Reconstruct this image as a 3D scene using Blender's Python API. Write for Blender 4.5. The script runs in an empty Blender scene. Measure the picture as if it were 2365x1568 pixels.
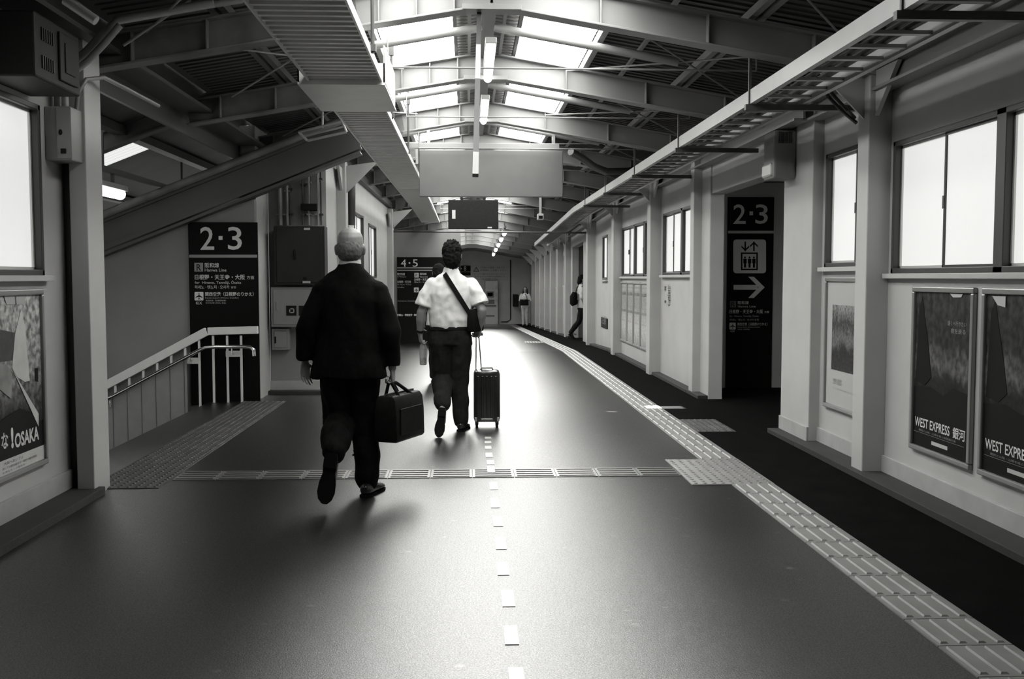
import bpy, bmesh, math, random
from mathutils import Vector, Matrix, noise
random.seed(7)
C = bpy.context.scene.collection
SC = bpy.context.scene
PI = math.pi

# ------------------------------------------------------------------ camera, world, sun, exposure
FPX, CX, CY, CAMH = 2300.0, 1182.5, 784.0, 1.42
TH = math.atan(144 / FPX)
PS = math.atan(102.5 / FPX * math.cos(TH))
cam = bpy.data.cameras.new('camera'); camo = bpy.data.objects.new('camera', cam); C.objects.link(camo)
cam.sensor_width = 36; cam.lens = FPX / 2365 * 36; cam.sensor_fit = 'HORIZONTAL'; cam.clip_start = .05; cam.clip_end = 200
camo.location = (0, 0, CAMH); camo.rotation_euler = (PI / 2 - TH, 0, -PS)
SC.camera = camo
W = bpy.data.worlds.new('sky'); SC.world = W; W.use_nodes = True
W.node_tree.nodes['Background'].inputs[0].default_value = (1, 1, .98, 1)
W.node_tree.nodes['Background'].inputs[1].default_value = .55
SUN_E = 300
sun = bpy.data.lights.new('sun', 'SUN'); suno = bpy.data.objects.new('sun', sun); C.objects.link(suno)
sun.energy = SUN_E; sun.angle = math.radians(.5); sun.color = (1, .99, .96)
suno.rotation_euler = (0, PI / 2 - math.atan(.7), 0)   # comes from +X, 35 degrees up
VS = SC.view_settings
VS.view_transform = 'Standard'; VS.look = 'None'; VS.exposure = 0; VS.gamma = 1; VS.use_curve_mapping = False
SKYLIGHT, PANE, LAMP = 16.5, .70, 12.0
FLOOR_ROUGH, FLOOR_IOR = .45, 2.3

FW = Vector((math.sin(PS) * math.cos(TH), math.cos(PS) * math.cos(TH), -math.sin(TH)))
RT = Vector((math.cos(PS), -math.sin(PS), 0)); UP = RT.cross(FW)
CAM = Vector((0, 0, CAMH))
def ray(x, y): return FW * FPX + RT * (x - CX) - UP * (y - CY)
def aX(x, y, X): d = ray(x, y); return CAM + d * (X / d.x)
def aY(x, y, Y): d = ray(x, y); return CAM + d * (Y / d.y)
def aZ(x, y, Z=0): d = ray(x, y); return CAM + d * ((Z - CAMH) / d.z)
def fz(Y): return 0 if Y < 19 else -.027 * (Y - 19)

# ------------------------------------------------------------------ materials
def mat(name, g, rough=.6, metal=0, nz=0, ns=6, bump=0, bs=60, spec=.5, emit=0, coat=0, stretch=None):
    m = bpy.data.materials.new(name); m.use_nodes = True
    nt = m.node_tree; b = nt.nodes['Principled BSDF']
    col = (g, g, g * .975, 1)
    b.inputs['Base Color'].default_value = col
    b.inputs['Roughness'].default_value = rough; b.inputs['Metallic'].default_value = metal
    b.inputs['Specular IOR Level'].default_value = spec
    if coat: b.inputs['Coat Weight'].default_value = coat; b.inputs['Coat Roughness'].default_value = .2
    if emit:
        b.inputs['Emission Color'].default_value = (1, 1, .98, 1); b.inputs['Emission Strength'].default_value = emit
    if nz or bump:
        tc = nt.nodes.new('ShaderNodeTexCoord'); mp = nt.nodes.new('ShaderNodeMapping')
        nt.links.new(tc.outputs['Object'], mp.inputs[0])
        if stretch: mp.inputs['Scale'].default_value = stretch
    if nz:
        n = nt.nodes.new('ShaderNodeTexNoise'); n.inputs['Scale'].default_value = ns; n.inputs['Detail'].default_value = 6
        r = nt.nodes.new('ShaderNodeValToRGB'); lo, hi = g * (1 - nz), g * (1 + nz)
        r.color_ramp.elements[0].color = (lo, lo, lo * .975, 1); r.color_ramp.elements[0].position = .3
        r.color_ramp.elements[1].color = (hi, hi, hi * .975, 1); r.color_ramp.elements[1].position = .7
        nt.links.new(mp.outputs[0], n.inputs['Vector']); nt.links.new(n.outputs['Fac'], r.inputs[0]); nt.links.new(r.outputs[0], b.inputs['Base Color'])
    if bump:
        n2 = nt.nodes.new('ShaderNodeTexNoise'); n2.inputs['Scale'].default_value = bs; n2.inputs['Detail'].default_value = 3
        bp = nt.nodes.new('ShaderNodeBump'); bp.inputs['Strength'].default_value = bump; bp.inputs['Distance'].default_value = .01
        nt.links.new(mp.outputs[0], n2.inputs['Vector']); nt.links.new(n2.outputs['Fac'], bp.inputs['Height']); nt.links.new(bp.outputs[0], b.inputs['Normal'])
    return m

def floor_mat():
    m = bpy.data.materials.new('vinyl_floor'); m.use_nodes = True
    nt = m.node_tree; N = nt.nodes; L = nt.links; b = N['Principled BSDF']
    tc = N.new('ShaderNodeTexCoord')
    n = N.new('ShaderNodeTexNoise'); n.inputs['Scale'].default_value = 1.6; n.inputs['Detail'].default_value = 8
    L.new(tc.outputs['Object'], n.inputs['Vector'])
    r = N.new('ShaderNodeValToRGB'); r.color_ramp.elements[0].position = .3; r.color_ramp.elements[1].position = .75
    r.color_ramp.elements[0].color = (.006, .006, .0059, 1); r.color_ramp.elements[1].color = (.014, .014, .0137, 1)
    L.new(n.outputs['Fac'], r.inputs[0])
    # worn pale flecks
    v = N.new('ShaderNodeTexVoronoi'); v.inputs['Scale'].default_value = 7; L.new(tc.outputs['Object'], v.inputs['Vector'])
    r2 = N.new('ShaderNodeValToRGB'); r2.color_ramp.elements[0].position = .08; r2.color_ramp.elements[1].position = .16
    r2.color_ramp.elements[0].color = (1, 1, 1, 1); r2.color_ramp.elements[1].color = (0, 0, 0, 1)
    L.new(v.outputs['Distance'], r2.inputs[0])
    n3 = N.new('ShaderNodeTexNoise'); n3.inputs['Scale'].default_value = 3.1; L.new(tc.outputs['Object'], n3.inputs['Vector'])
    mt = N.new('ShaderNodeMath'); mt.operation = 'GREATER_THAN'; mt.inputs[1].default_value = .55; L.new(n3.outputs['Fac'], mt.inputs[0])
    mu = N.new('ShaderNodeMath'); mu.operation = 'MULTIPLY'; L.new(r2.outputs[0], mu.inputs[0]); L.new(mt.outputs[0], mu.inputs[1])
    mu2 = N.new('ShaderNodeMath'); mu2.operation = 'MULTIPLY'; mu2.inputs[1].default_value = .45; L.new(mu.outputs[0], mu2.inputs[0])
    mx = N.new('ShaderNodeMix'); mx.data_type = 'RGBA'; L.new(mu2.outputs[0], mx.inputs[0]); L.new(r.outputs[0], mx.inputs[6]); mx.inputs[7].default_value = (.16, .16, .157, 1)
    df = N.new('ShaderNodeBsdfDiffuse'); L.new(mx.outputs[2], df.inputs[0])
    gl = N.new('ShaderNodeBsdfAnisotropic'); gl.distribution = 'BECKMANN'; gl.inputs['Roughness'].default_value = FLOOR_ROUGH
    sp = N.new('ShaderNodeTexNoise'); sp.inputs['Scale'].default_value = 160; sp.inputs['Detail'].default_value = 2; L.new(tc.outputs['Object'], sp.inputs['Vector'])
    sr = N.new('ShaderNodeValToRGB'); sr.color_ramp.elements[0].position = .35; sr.color_ramp.elements[0].color = (.66, .66, .65, 1); sr.color_ramp.elements[1].position = .65; sr.color_ramp.elements[1].color = (1, 1, .98, 1)
    L.new(sp.outputs['Fac'], sr.inputs[0]); L.new(sr.outputs[0], gl.inputs['Color'])
    fr = N.new('ShaderNodeFresnel'); fr.inputs['IOR'].default_value = FLOOR_IOR
    ms = N.new('ShaderNodeMixShader'); L.new(fr.outputs[0], ms.inputs[0]); L.new(df.outputs[0], ms.inputs[1]); L.new(gl.outputs[0], ms.inputs[2])
    L.new(ms.outputs[0], N['Material Output'].inputs['Surface']); N.remove(b)
    n2 = N.new('ShaderNodeTexNoise'); n2.inputs['Scale'].default_value = 180; L.new(tc.outputs['Object'], n2.inputs['Vector'])
    bp = N.new('ShaderNodeBump'); bp.inputs['Strength'].default_value = .2; bp.inputs['Distance'].default_value = .004
    L.new(n2.outputs['Fac'], bp.inputs['Height'])
    for q in (df, gl): L.new(bp.outputs[0], q.inputs['Normal'])
    return m

def beck(name, g, rough, ior, nz=.15, ns=5):
    m = bpy.data.materials.new(name); m.use_nodes = True
    nt = m.node_tree; N = nt.nodes; L = nt.links; N.remove(N['Principled BSDF'])
    tc = N.new('ShaderNodeTexCoord'); n = N.new('ShaderNodeTexNoise'); n.inputs['Scale'].default_value = ns; n.inputs['Detail'].default_value = 6; L.new(tc.outputs['Object'], n.inputs['Vector'])
    r = N.new('ShaderNodeValToRGB'); a, b = g * (1 - nz), g * (1 + nz)
    r.color_ramp.elements[0].color = (a, a, a * .975, 1); r.color_ramp.elements[0].position = .3; r.color_ramp.elements[1].color = (b, b, b * .975, 1); r.color_ramp.elements[1].position = .7
    L.new(n.outputs['Fac'], r.inputs[0])
    df = N.new('ShaderNodeBsdfDiffuse'); L.new(r.outputs[0], df.inputs[0])
    gl = N.new('ShaderNodeBsdfAnisotropic'); gl.distribution = 'BECKMANN'; gl.inputs['Roughness'].default_value = rough; gl.inputs['Color'].default_value = (1, 1, .98, 1)
    fr = N.new('ShaderNodeFresnel'); fr.inputs['IOR'].default_value = ior
    ms = N.new('ShaderNodeMixShader'); L.new(fr.outputs[0], ms.inputs[0]); L.new(df.outputs[0], ms.inputs[1]); L.new(gl.outputs[0], ms.inputs[2])
    L.new(ms.outputs[0], N['Material Output'].inputs['Surface'])
    return m
M = dict(
    floor=floor_mat(),
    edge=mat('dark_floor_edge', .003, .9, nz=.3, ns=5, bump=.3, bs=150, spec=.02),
    kerb=mat('kerb_concrete', .014, .85, nz=.25, ns=6, bump=.2),
    tact=beck('tactile_rubber', .125, .6, 1.35, .22, 4), tactx=beck('cross_strip_rubber', .11, .48, 1.9, .22, 4),
    tactdark=mat('worn_tactile_rubber', .05, .6, nz=.35, ns=5, bump=.15, bs=120),
    mark=beck('floor_tape', .42, .45, 1.9, .1),
    wall=mat('painted_wall', .33, .55, nz=.06, ns=2.5, bump=.05, bs=90),
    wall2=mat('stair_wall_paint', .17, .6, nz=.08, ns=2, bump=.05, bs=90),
    wallfar=mat('far_wall_paint', .38, .6, nz=.08, ns=2),
    base=mat('baseboard_paint', .28, .6, nz=.1),
    steel=mat('white_steel_paint', .17, .45, nz=.06, ns=3),
    steelc=mat('column_paint', .34, .45, nz=.05, ns=3), band=mat('dark_band_paint', .012, .6),
    steelg=mat('rafter_shade_pipe_grey', .10, .6, nz=.4, ns=4),  # left rafter ends: shade put into the colour; fascia pipe: its own grey
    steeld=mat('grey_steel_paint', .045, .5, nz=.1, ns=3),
    web=mat('dark_grey_and_web_shade', .07, .5, nz=.1, ns=3),
    roof=mat('dark_roof_sheet', .05, .7, nz=.2, ns=3),
    roofl=mat('ridge_sheet', .3, .6, nz=.1, ns=3),
    sky=mat('skylight_sheet', .8, .5, emit=SKYLIGHT),
    sky2=mat('far_skylight_sheet', .8, .5, emit=12),
    pane=mat('frosted_glass', .2, .4, emit=PANE, nz=.02),
    alu=mat('dark_aluminium', .045, .4, metal=.3),
    alul=mat('bright_aluminium', .55, .35, metal=.5),
    black=mat('black_sign_film', .004, .6, spec=.08),
    white=mat('sign_white', .50, .5), grey=mat('sign_grey', .19, .5), dim=mat('sign_dim', .34, .5),
    board=mat('hanging_board_back', .085, .5, nz=.05),
    screen=mat('monitor_back', .010, .6, nz=.2, ns=30, spec=.1),
    tray=mat('galvanised_tray', .6, .35, metal=.5, nz=.06),
    rail=mat('rail_cover', .26, .4, metal=.1, nz=.05),
    pipe=mat('conduit_steel', .2, .4, metal=.2, nz=.1),
    wire=mat('black_cable', .02, .5),
    lamp=mat('lamp_tube', .9, .4, emit=LAMP),
    chrome=mat('stainless', .62, .18, metal=1),
    hrail=mat('painted_handrail', .58, .4, nz=.05),
    cab=mat('dark_cabinet_paint', .018, .55, nz=.12, ns=4, spec=.2),
    cabl=mat('pale_cabinet_paint', .19, .45, nz=.06),
    suit=mat('suit_wool', .0045, .9, nz=.35, ns=30, bump=.2, bs=300, spec=.05),
    trouser=mat('trouser_wool', .010, .9, nz=.3, ns=30, bump=.2, bs=300, spec=.08),
    shirt=mat('white_shirt', .46, .7, nz=.04, ns=12, bump=.15, bs=40),
    skin=mat('skin', .17, .5, nz=.08, ns=20),
    hairg=mat('short_grey_hair', .075, .85, nz=.3, ns=60), hair=mat('black_hair', .006, .9, nz=.4, ns=60, spec=.08),
    leather=mat('black_leather', .006, .45, nz=.3, ns=20, bump=.15, bs=80, spec=.10), shoe=mat('black_shoe', .012, .2, bump=.05), sole=mat('shoe_sole', .004, .8, spec=.05),
    case=mat('black_shell', .010, .22, bump=.05, bs=40),
    cloth=mat('black_canvas', .006, .9, spec=.05), bottle=mat('bottle_plastic', .22, .2, nz=.3, ns=30), label=mat('bottle_label', .25, .5),
    paper=mat('paper', .30, .7), ink=mat('print_ink', .03, .6), jean=mat('pale_jeans', .26, .8, nz=.2, ns=12), top=mat('pale_top', .42, .8),
    eye=mat('eye', .02, .2), dark=mat('dark_interior', .03, .8), mach=mat('machine_paint', .36, .4), machd=mat('machine_dark', .08, .4),
)
def noise_print(name, stops, sc=(1, 1, 1), scale=5, mixz=.6):
    """printed picture: vertical tone bands broken up by noise"""
    m = bpy.data.materials.new(name); m.use_nodes = True
    nt = m.node_tree; N = nt.nodes; L = nt.links; b = N['Principled BSDF']; b.inputs['Roughness'].default_value = .5; b.inputs['Specular IOR Level'].default_value = .12
    tc = N.new('ShaderNodeTexCoord'); sp = N.new('ShaderNodeSeparateXYZ'); L.new(tc.outputs['Generated'], sp.inputs[0])
    mp = N.new('ShaderNodeMapping'); mp.inputs['Scale'].default_value = sc; L.new(tc.outputs['Object'], mp.inputs[0])
    n = N.new('ShaderNodeTexNoise'); n.inputs['Scale'].default_value = scale; n.inputs['Detail'].default_value = 9; n.inputs['Roughness'].default_value = .7; L.new(mp.outputs[0], n.inputs['Vector'])
    sub = N.new('ShaderNodeMath'); sub.operation = 'SUBTRACT'; sub.inputs[1].default_value = .5; L.new(n.outputs['Fac'], sub.inputs[0])
    mu = N.new('ShaderNodeMath'); mu.operation = 'MULTIPLY'; mu.inputs[1].default_value = mixz; L.new(sub.outputs[0], mu.inputs[0])
    ad = N.new('ShaderNodeMath'); ad.operation = 'ADD'; L.new(sp.outputs['Z'], ad.inputs[0]); L.new(mu.outputs[0], ad.inputs[1])
    r = N.new('ShaderNodeValToRGB'); cr = r.color_ramp
    while len(cr.elements) < len(stops): cr.elements.new(.5)
    for e, (p, g) in zip(cr.elements, stops): e.position = p; e.color = (g, g, g * .975, 1)
    L.new(ad.outputs[0], r.inputs[0])
    n2 = N.new('ShaderNodeTexNoise'); n2.inputs['Scale'].default_value = scale * 6; n2.inputs['Detail'].default_value = 5; L.new(mp.outputs[0], n2.inputs['Vector'])
    r2 = N.new('ShaderNodeValToRGB'); r2.color_ramp.elements[0].position = .35; r2.color_ramp.elements[0].color = (.35, .35, .35, 1); r2.color_ramp.elements[1].position = .65; r2.color_ramp.elements[1].color = (1.5, 1.5, 1.5, 1)
    L.new(n2.outputs['Fac'], r2.inputs[0])
    mx = N.new('ShaderNodeMix'); mx.data_type = 'RGBA'; mx.blend_type = 'MULTIPLY'; mx.inputs[0].default_value = 1
    L.new(r.outputs[0], mx.inputs[6]); L.new(r2.outputs[0], mx.inputs[7]); L.new(mx.outputs[2], b.inputs['Base Color'])
    return m
M['pr_train'] = noise_print('night_train_print', [(0, .004), (.30, .006), (.42, .015), (.50, .07), (.58, .065), (.68, .02), (1, .03)], (1, 1.2, .9), 3.2, .5)
M['pr_osaka'] = noise_print('street_photo_print', [(0, .02), (.28, .03), (.42, .10), (.55, .22), (.8, .28), (1, .32)], (1, 1, 1), 4, .5)
M['pr_black'] = mat('poster_ink', .005, .5, spec=.1)
M['pr_mid'] = mat('poster_grey', .18, .35, nz=.3, ns=12); M['pr_lt'] = mat('poster_pale', .42, .35, nz=.1, ns=12)
M['pr_tree'] = noise_print('tree_photo_print', [(0, .03), (.3, .02), (.5, .12), (.7, .03), (1, .2)], (1, 2.5, 1), 7, .9)
M['pr_time'] = noise_print('timetable_print', [(0, .22), (.25, .42), (.5, .30), (.75, .22), (1, .34)], (1, 4, 1), 6, .9)

# ------------------------------------------------------------------ mesh helpers
WL = {}
class MB:
    def __init__(s): s.v = []; s.f = []; s.m = []
    def add(s, vs, fs, mi=0):
        o = len(s.v); s.v += [Vector(v) for v in vs]
        for f in fs: s.f.append([i + o for i in f]); s.m.append(mi)
        return s
    def box(s, x0, x1, y0, y1, z0, z1, mi=0):
        x0, x1 = min(x0, x1), max(x0, x1); y0, y1 = min(y0, y1), max(y0, y1); z0, z1 = min(z0, z1), max(z0, z1)
        v = [(x, y, z) for z in (z0, z1) for y in (y0, y1) for x in (x0, x1)]
        return s.add(v, [(0, 2, 3, 1), (4, 5, 7, 6), (0, 1, 5, 4), (2, 6, 7, 3), (0, 4, 6, 2), (1, 3, 7, 5)], mi)
    def obox(s, c, u, v, w, mi=0):
        c, u, v, w = map(Vector, (c, u, v, w))
        if u.cross(v).dot(w) < 0: u = -u
        vs = [c + a * u + b * v + d * w for d in (-1, 1) for b in (-1, 1) for a in (-1, 1)]
        return s.add(vs, [(0, 2, 3, 1), (4, 5, 7, 6), (0, 1, 5, 4), (2, 6, 7, 3), (0, 4, 6, 2), (1, 3, 7, 5)], mi)
    def beam(s, a, b, wu, wv, up=(0, 0, 1), mi=0):
        a, b = Vector(a), Vector(b); t = (b - a).normalized(); sd = t.cross(Vector(up)).normalized(); u2 = sd.cross(t)
        return s.obox((a + b) / 2, (b - a) / 2, sd * wu / 2, u2 * wv / 2, mi)
    def tube(s, path, r, n=10, mi=0, side=(1, 0, 0)):
        return s.loft([(p, (r[i] if isinstance(r, (list, tuple)) else r), (r[i] if isinstance(r, (list, tuple)) else r)) for i, p in enumerate(path)], n, side, mi)
    def loft(s, secs, n=14, side=(1, 0, 0), mi=0):
        P = [Vector(q[0]) for q in secs]; K = len(P); o = len(s.v)
        sd0 = Vector(side)
        for i in range(K):
            t = (P[min(i + 1, K - 1)] - P[max(i - 1, 0)])
            t = t.normalized() if t.length > 1e-9 else Vector((0, 0, 1))
            sd = sd0 - t * sd0.dot(t)
            if sd.length < .2:
                alt = Vector((0, 1, 0)) if abs(t.y) < .9 else Vector((0, 0, 1)); sd = alt - t * alt.dot(t)
            sd.normalize(); ot = t.cross(sd)
            for k in range(n):
                a = 2 * PI * k / n
                s.v.append(P[i] + sd * secs[i][1] * math.cos(a) + ot * secs[i][2] * math.sin(a))
        for i in range(K - 1):
            for k in range(n):
                k2 = (k + 1) % n
                s.f.append([o + i * n + k, o + i * n + k2, o + (i + 1) * n + k2, o + (i + 1) * n + k]); s.m.append(mi)
        s.f.append([o + k for k in range(n)][::-1]); s.m.append(mi)
        s.f.append([o + (K - 1) * n + k for k in range(n)]); s.m.append(mi)
        return s
    def ell(s, c, rx, ry, rz, n=14, k=9, mi=0, rot=None):
        secs = []
        o = len(s.v)
        c = Vector(c)
        for i in range(1, k):
            a = PI * i / k
            for j in range(n):
                b = 2 * PI * j / n
                p = Vector((rx * math.sin(a) * math.cos(b), ry * math.sin(a) * math.sin(b), -rz * math.cos(a)))
                if rot: p = rot @ p
                s.v.append(c + p)
        bt = len(s.v); p = Vector((0, 0, -rz)); s.v.append(c + (rot @ p if rot else p))
        p = Vector((0, 0, rz)); s.v.append(c + (rot @ p if rot else p))
        for i in range(k - 2):
            for j in range(n):
                j2 = (j + 1) % n
                s.f.append([o + i * n + j, o + i * n + j2, o + (i + 1) * n + j2, o + (i + 1) * n + j]); s.m.append(mi)
        for j in range(n):
            s.f.append([bt, o + (j + 1) % n, o + j]); s.m.append(mi)
            s.f.append([bt + 1, o + (k - 2) * n + j, o + (k - 2) * n + (j + 1) % n]); s.m.append(mi)
        return s
    def prism(s, poly, d, mi=0):
        """poly: 3-D loop; d: extrusion vector"""
        n = len(poly); P = [Vector(p) for p in poly]; d = Vector(d)
        nrm = sum(((P[i] - P[0]).cross(P[(i + 1) % n] - P[0]) for i in range(n)), Vector())
        if nrm.dot(d) > 0: P = P[::-1]
        return s.add(P + [p + d for p in P], [list(range(n)), list(range(2 * n - 1, n - 1, -1))] + [[i, n + i, n + (i + 1) % n, (i + 1) % n][::-1] for i in range(n)][::1], mi)
    def build(s, name, mats, parent=None, bevel=0, smooth=False, remesh=0, wobble=0, wsc=6, at=None, sm_iter=4):
        V = s.v
        xs = [v.x for v in V]; ys = [v.y for v in V]; zs = [v.z for v in V]
        org = Vector(at) if at is not None else Vector(((min(xs) + max(xs)) / 2, (min(ys) + max(ys)) / 2, min(zs)))
        me = bpy.data.meshes.new(name)
        me.from_pydata([tuple(v - org) for v in V], [], s.f)
        if not isinstance(mats, (list, tuple)): mats = [mats]
        for m_ in mats: me.materials.append(m_)
        for p, mi in zip(me.polygons, s.m): p.material_index = mi
        bm = bmesh.new(); bm.from_mesh(me); bmesh.ops.recalc_face_normals(bm, faces=bm.faces[:]); bm.to_mesh(me); bm.free()
        o = bpy.data.objects.new(name, me); C.objects.link(o)
        if remesh or bevel:
            if remesh:
                q = o.modifiers.new('r', 'REMESH'); q.mode = 'VOXEL'; q.voxel_size = remesh; q.adaptivity = 0
                q = o.modifiers.new('s', 'SMOOTH'); q.factor = .5; q.iterations = sm_iter
            else:
                q = o.modifiers.new('b', 'BEVEL'); q.width = bevel; q.segments = 2; q.limit_method = 'ANGLE'
            dg = bpy.context.evaluated_depsgraph_get()
            nm = bpy.data.meshes.new_from_object(o.evaluated_get(dg)); o.modifiers.clear(); o.data = nm; nm.name = name
            if not nm.materials:
                for m_ in mats: nm.materials.append(m_)
            me = nm
        if wobble:
            for v in me.vertices:
                w = v.co + org
                v.co += v.normal * wobble * noise.noise(Vector((w.x * wsc * 1.3, w.y * wsc * 1.3, w.z * wsc)))
        if smooth or remesh:
            me.polygons.foreach_set('use_smooth', [True] * len(me.polygons))
            if not remesh: me.set_sharp_from_angle(angle=math.radians(40))
        pw = WL.get(parent.name, Vector()) if parent else Vector()
        o.location = org - pw
        if parent: o.parent = parent
        WL[o.name] = org
        return o

def tag(o, label, cat, group=None):
    o['label'] = label; o['category'] = cat
    if group: o['group'] = group
    return o
def struct(o): o['kind'] = 'structure'; return o
def thing(name, loc, label, cat, group=None):
    o = bpy.data.objects.new(name, None); C.objects.link(o); o.location = loc; o.empty_display_size = .1; WL[o.name] = Vector(loc)
    return tag(o, label, cat, group)
def mbox(*a): return MB().box(*a)

_dg = None
def text(mb, body, rect, org, u, mi=0, bold=0, depth=.0015, keep=False):
    """flat lettering fitted into rect=(u0,u1,z0,z1) on the plane through org with horizontal axis u (reading direction)"""
    cu = bpy.data.curves.new('t', 'FONT'); cu.body = body; cu.resolution_u = 3; cu.offset = bold
    o = bpy.data.objects.new('t', cu); C.objects.link(o)
    dg = bpy.context.evaluated_depsgraph_get()
    me = bpy.data.meshes.new_from_object(o.evaluated_get(dg))
    vs = [v.co.copy() for v in me.vertices]; fs = [list(p.vertices) for p in me.polygons]
    bpy.data.objects.remove(o); bpy.data.curves.remove(cu); bpy.data.meshes.remove(me)
    if not vs: return
    x0 = min(v.x for v in vs); x1 = max(v.x for v in vs); y0 = min(v.y for v in vs); y1 = max(v.y for v in vs)
    u0, u1, z0, z1 = rect; sy = (z1 - z0) / (y1 - y0); sx = (u1 - u0) / (x1 - x0)
    if keep: sx = sy
    u = Vector(u); nrm = u.cross(Vector((0, 0, 1)))
    O = Vector(org)
    out = [O + u * (u0 + (v.x - x0) * sx) + Vector((0, 0, 1)) * (z0 + (v.y - y0) * sy) + nrm * depth for v in vs]
    mb.add(out, fs, mi)
def flat(mb, pts, org, u, mi=0, depth=.001, th=.001):
    u = Vector(u); nrm = u.cross(Vector((0, 0, 1))); O = Vector(org)
    P = [O + u * a + Vector((0, 0, 1)) * b + nrm * depth for a, b in pts]
    mb.prism(P, nrm * th, mi)
def rrect(u0, u1, z0, z1, r, n=4):
    out = []
    for cx, cz, a0 in ((u1 - r, z1 - r, 0), (u0 + r, z1 - r, PI / 2), (u0 + r, z0 + r, PI), (u1 - r, z0 + r, 1.5 * PI)):
        for i in range(n + 1):
            a = a0 + PI / 2 * i / n; out.append((cx + r * math.cos(a), cz + r * math.sin(a)))
    return out
X1, Y1, Z1 = Vector((1, 0, 0)), Vector((0, 1, 0)), Vector((0, 0, 1))
exec_parts = []

# ================================================================== SETTING
def slope(mb):
    for v in mb.v: v.z += fz(v.y)
    return mb
def sheet(x0, x1, Ys, z0, z1, mi=0, mb=None):
    mb = mb or MB()
    for a, b in zip(Ys[:-1], Ys[1:]): mb.box(x0, x1, a, b, z0, z1, mi)
    return slope(mb)
YS = [-5, 0, 5, 10, 14, 19, 32, 46]
fl = MB(); sheet(-2.62, 2.1, YS, -.12, 0, 0, fl)
fl.box(-2.95, -2.62, 6.6, 11.5, -.12, 0)
struct(fl.build('floor', M['floor']))
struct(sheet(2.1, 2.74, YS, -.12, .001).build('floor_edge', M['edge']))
struct(sheet(2.74, 3.3, [-5, 5, 8.95], -.12, -.001).build('floor_gutter', M['edge']))
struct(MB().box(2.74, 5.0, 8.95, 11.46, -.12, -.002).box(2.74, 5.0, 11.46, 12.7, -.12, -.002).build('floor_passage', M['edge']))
# kerbs
k = MB()
k.box(2.74, 2.95, -5, 8.2, -.02, .045); k.box(2.74, 2.86, 8.2, 8.95, -.02, .04)
for a, b in ((11.46, 19), (19, 22.2), (26.6, 45)): k.box(2.68, 2.8, a, b, -.02, .04)
struct(slope(k).build('trim_1', M['kerb'], bevel=.006))
struct(mbox(-2.6, -2.38, -5, 6.58, -.02, .05).build('trim_2', M['kerb'], bevel=.006))
struct(mbox(-2.45, -1.72, 12.12, 12.3, -.02, .04).box(-1.72, -1.6, 12.3, 19, -.02, .04).build('trim_3', M['kerb'], bevel=.006))

# walls
def wallX(name, x0, x1, y0, y1, z0, z1, holes, m):
    """wall slab along Y with rectangular openings [(ya,yb,za,zb)]"""
    mb = MB(); y = y0
    for ya, yb, za, zb in sorted(holes):
        if ya > y: mb.box(x0, x1, y, ya, z0, z1)
        if za > z0: mb.box(x0, x1, ya, yb, z0, za)
        if zb < z1: mb.box(x0, x1, ya, yb, zb, z1)
        y = yb
    if y < y1: mb.box(x0, x1, y, y1, z0, z1)
    return struct(slope(mb).build(name, m))
TOP = 3.06
wallX('wall_right', 2.95, 3.12, -5, 8.2, -.05, TOP, [(2.9, 6.82, 1.445, 2.35), (7.22, 8.12, 1.5, 2.42)], M['wall'])
struct(mbox(2.86, 3.4, 8.2, 8.95, -.05, TOP + .02).build('wall_right_pier', M['wall'], bevel=.008))
struct(mbox(2.82, 3.0, 8.95, 11.46, 2.38, TOP + .02).build('wall_right_lintel', M['wall'], bevel=.006))
struct(mbox(2.8, 2.97, 11.46, 12.1, -.05, TOP).build('wall_right_jamb', M['wall'], bevel=.01))
farh = [(12.26, 14.2, 1.45, 2.32), (15.25, 18.0, 1.43, 2.30), (19.9, 20.6, 1.4, 2.3)]
wallX('wall_right_far', 2.8, 2.97, 12.1, 19, -.05, TOP, farh[:2], M['wall'])
b2 = [(19.9, 20.6, 1.4, 2.3), (22.2, 23.15, -.05, 2.3), (24.1, 26.6, -.05, 2.42)]
wallX('wall_right_beyond', 2.8, 2.97, 19, 27, -.05, TOP, b2, M['wall'])
cols_far = [27.0, 29.4, 31.8, 34.2, 36.6, 39.0, 41.4]
wallX('wall_right_end', 2.82, 2.97, 27, 45, -.05, TOP, [(c + .55, c + 2.1, 1.42, 2.32) for c in cols_far], M['wall'])
# passage behind the doorway
p = MB(); p.box(2.972, 5.2, 12.62, 12.8, -.05, 2.9)
struct(p.build('wall_passage_back', M['wall']))
struct(MB().box(2.972, 3.24, 12.5, 12.62, -.05, 2.9).build('wall_passage_side', M['wall']))
e = MB()                                        # unseen outer passage wall; its two slots are added to shape the sun patches
for a, b in ((8.8, 10.37), (10.45, 10.62), (10.82, 12.8)): e.box(5.0, 5.15, a, b, -.05, 2.9)
e.box(5.0, 5.15, 10.37, 10.45, -.05, 2.40); e.box(5.0, 5.15, 10.37, 10.45, 2.58, 2.9)
e.box(5.0, 5.15, 10.62, 10.82, -.05, 1.86); e.box(5.0, 5.15, 10.62, 10.82, 2.25, 2.9)
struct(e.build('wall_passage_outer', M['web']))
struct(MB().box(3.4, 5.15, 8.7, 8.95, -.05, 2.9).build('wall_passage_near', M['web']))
struct(mbox(2.97, 5.2, 8.7, 12.8, 2.62, 2.72).build('ceiling_passage', M['web']))
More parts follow.
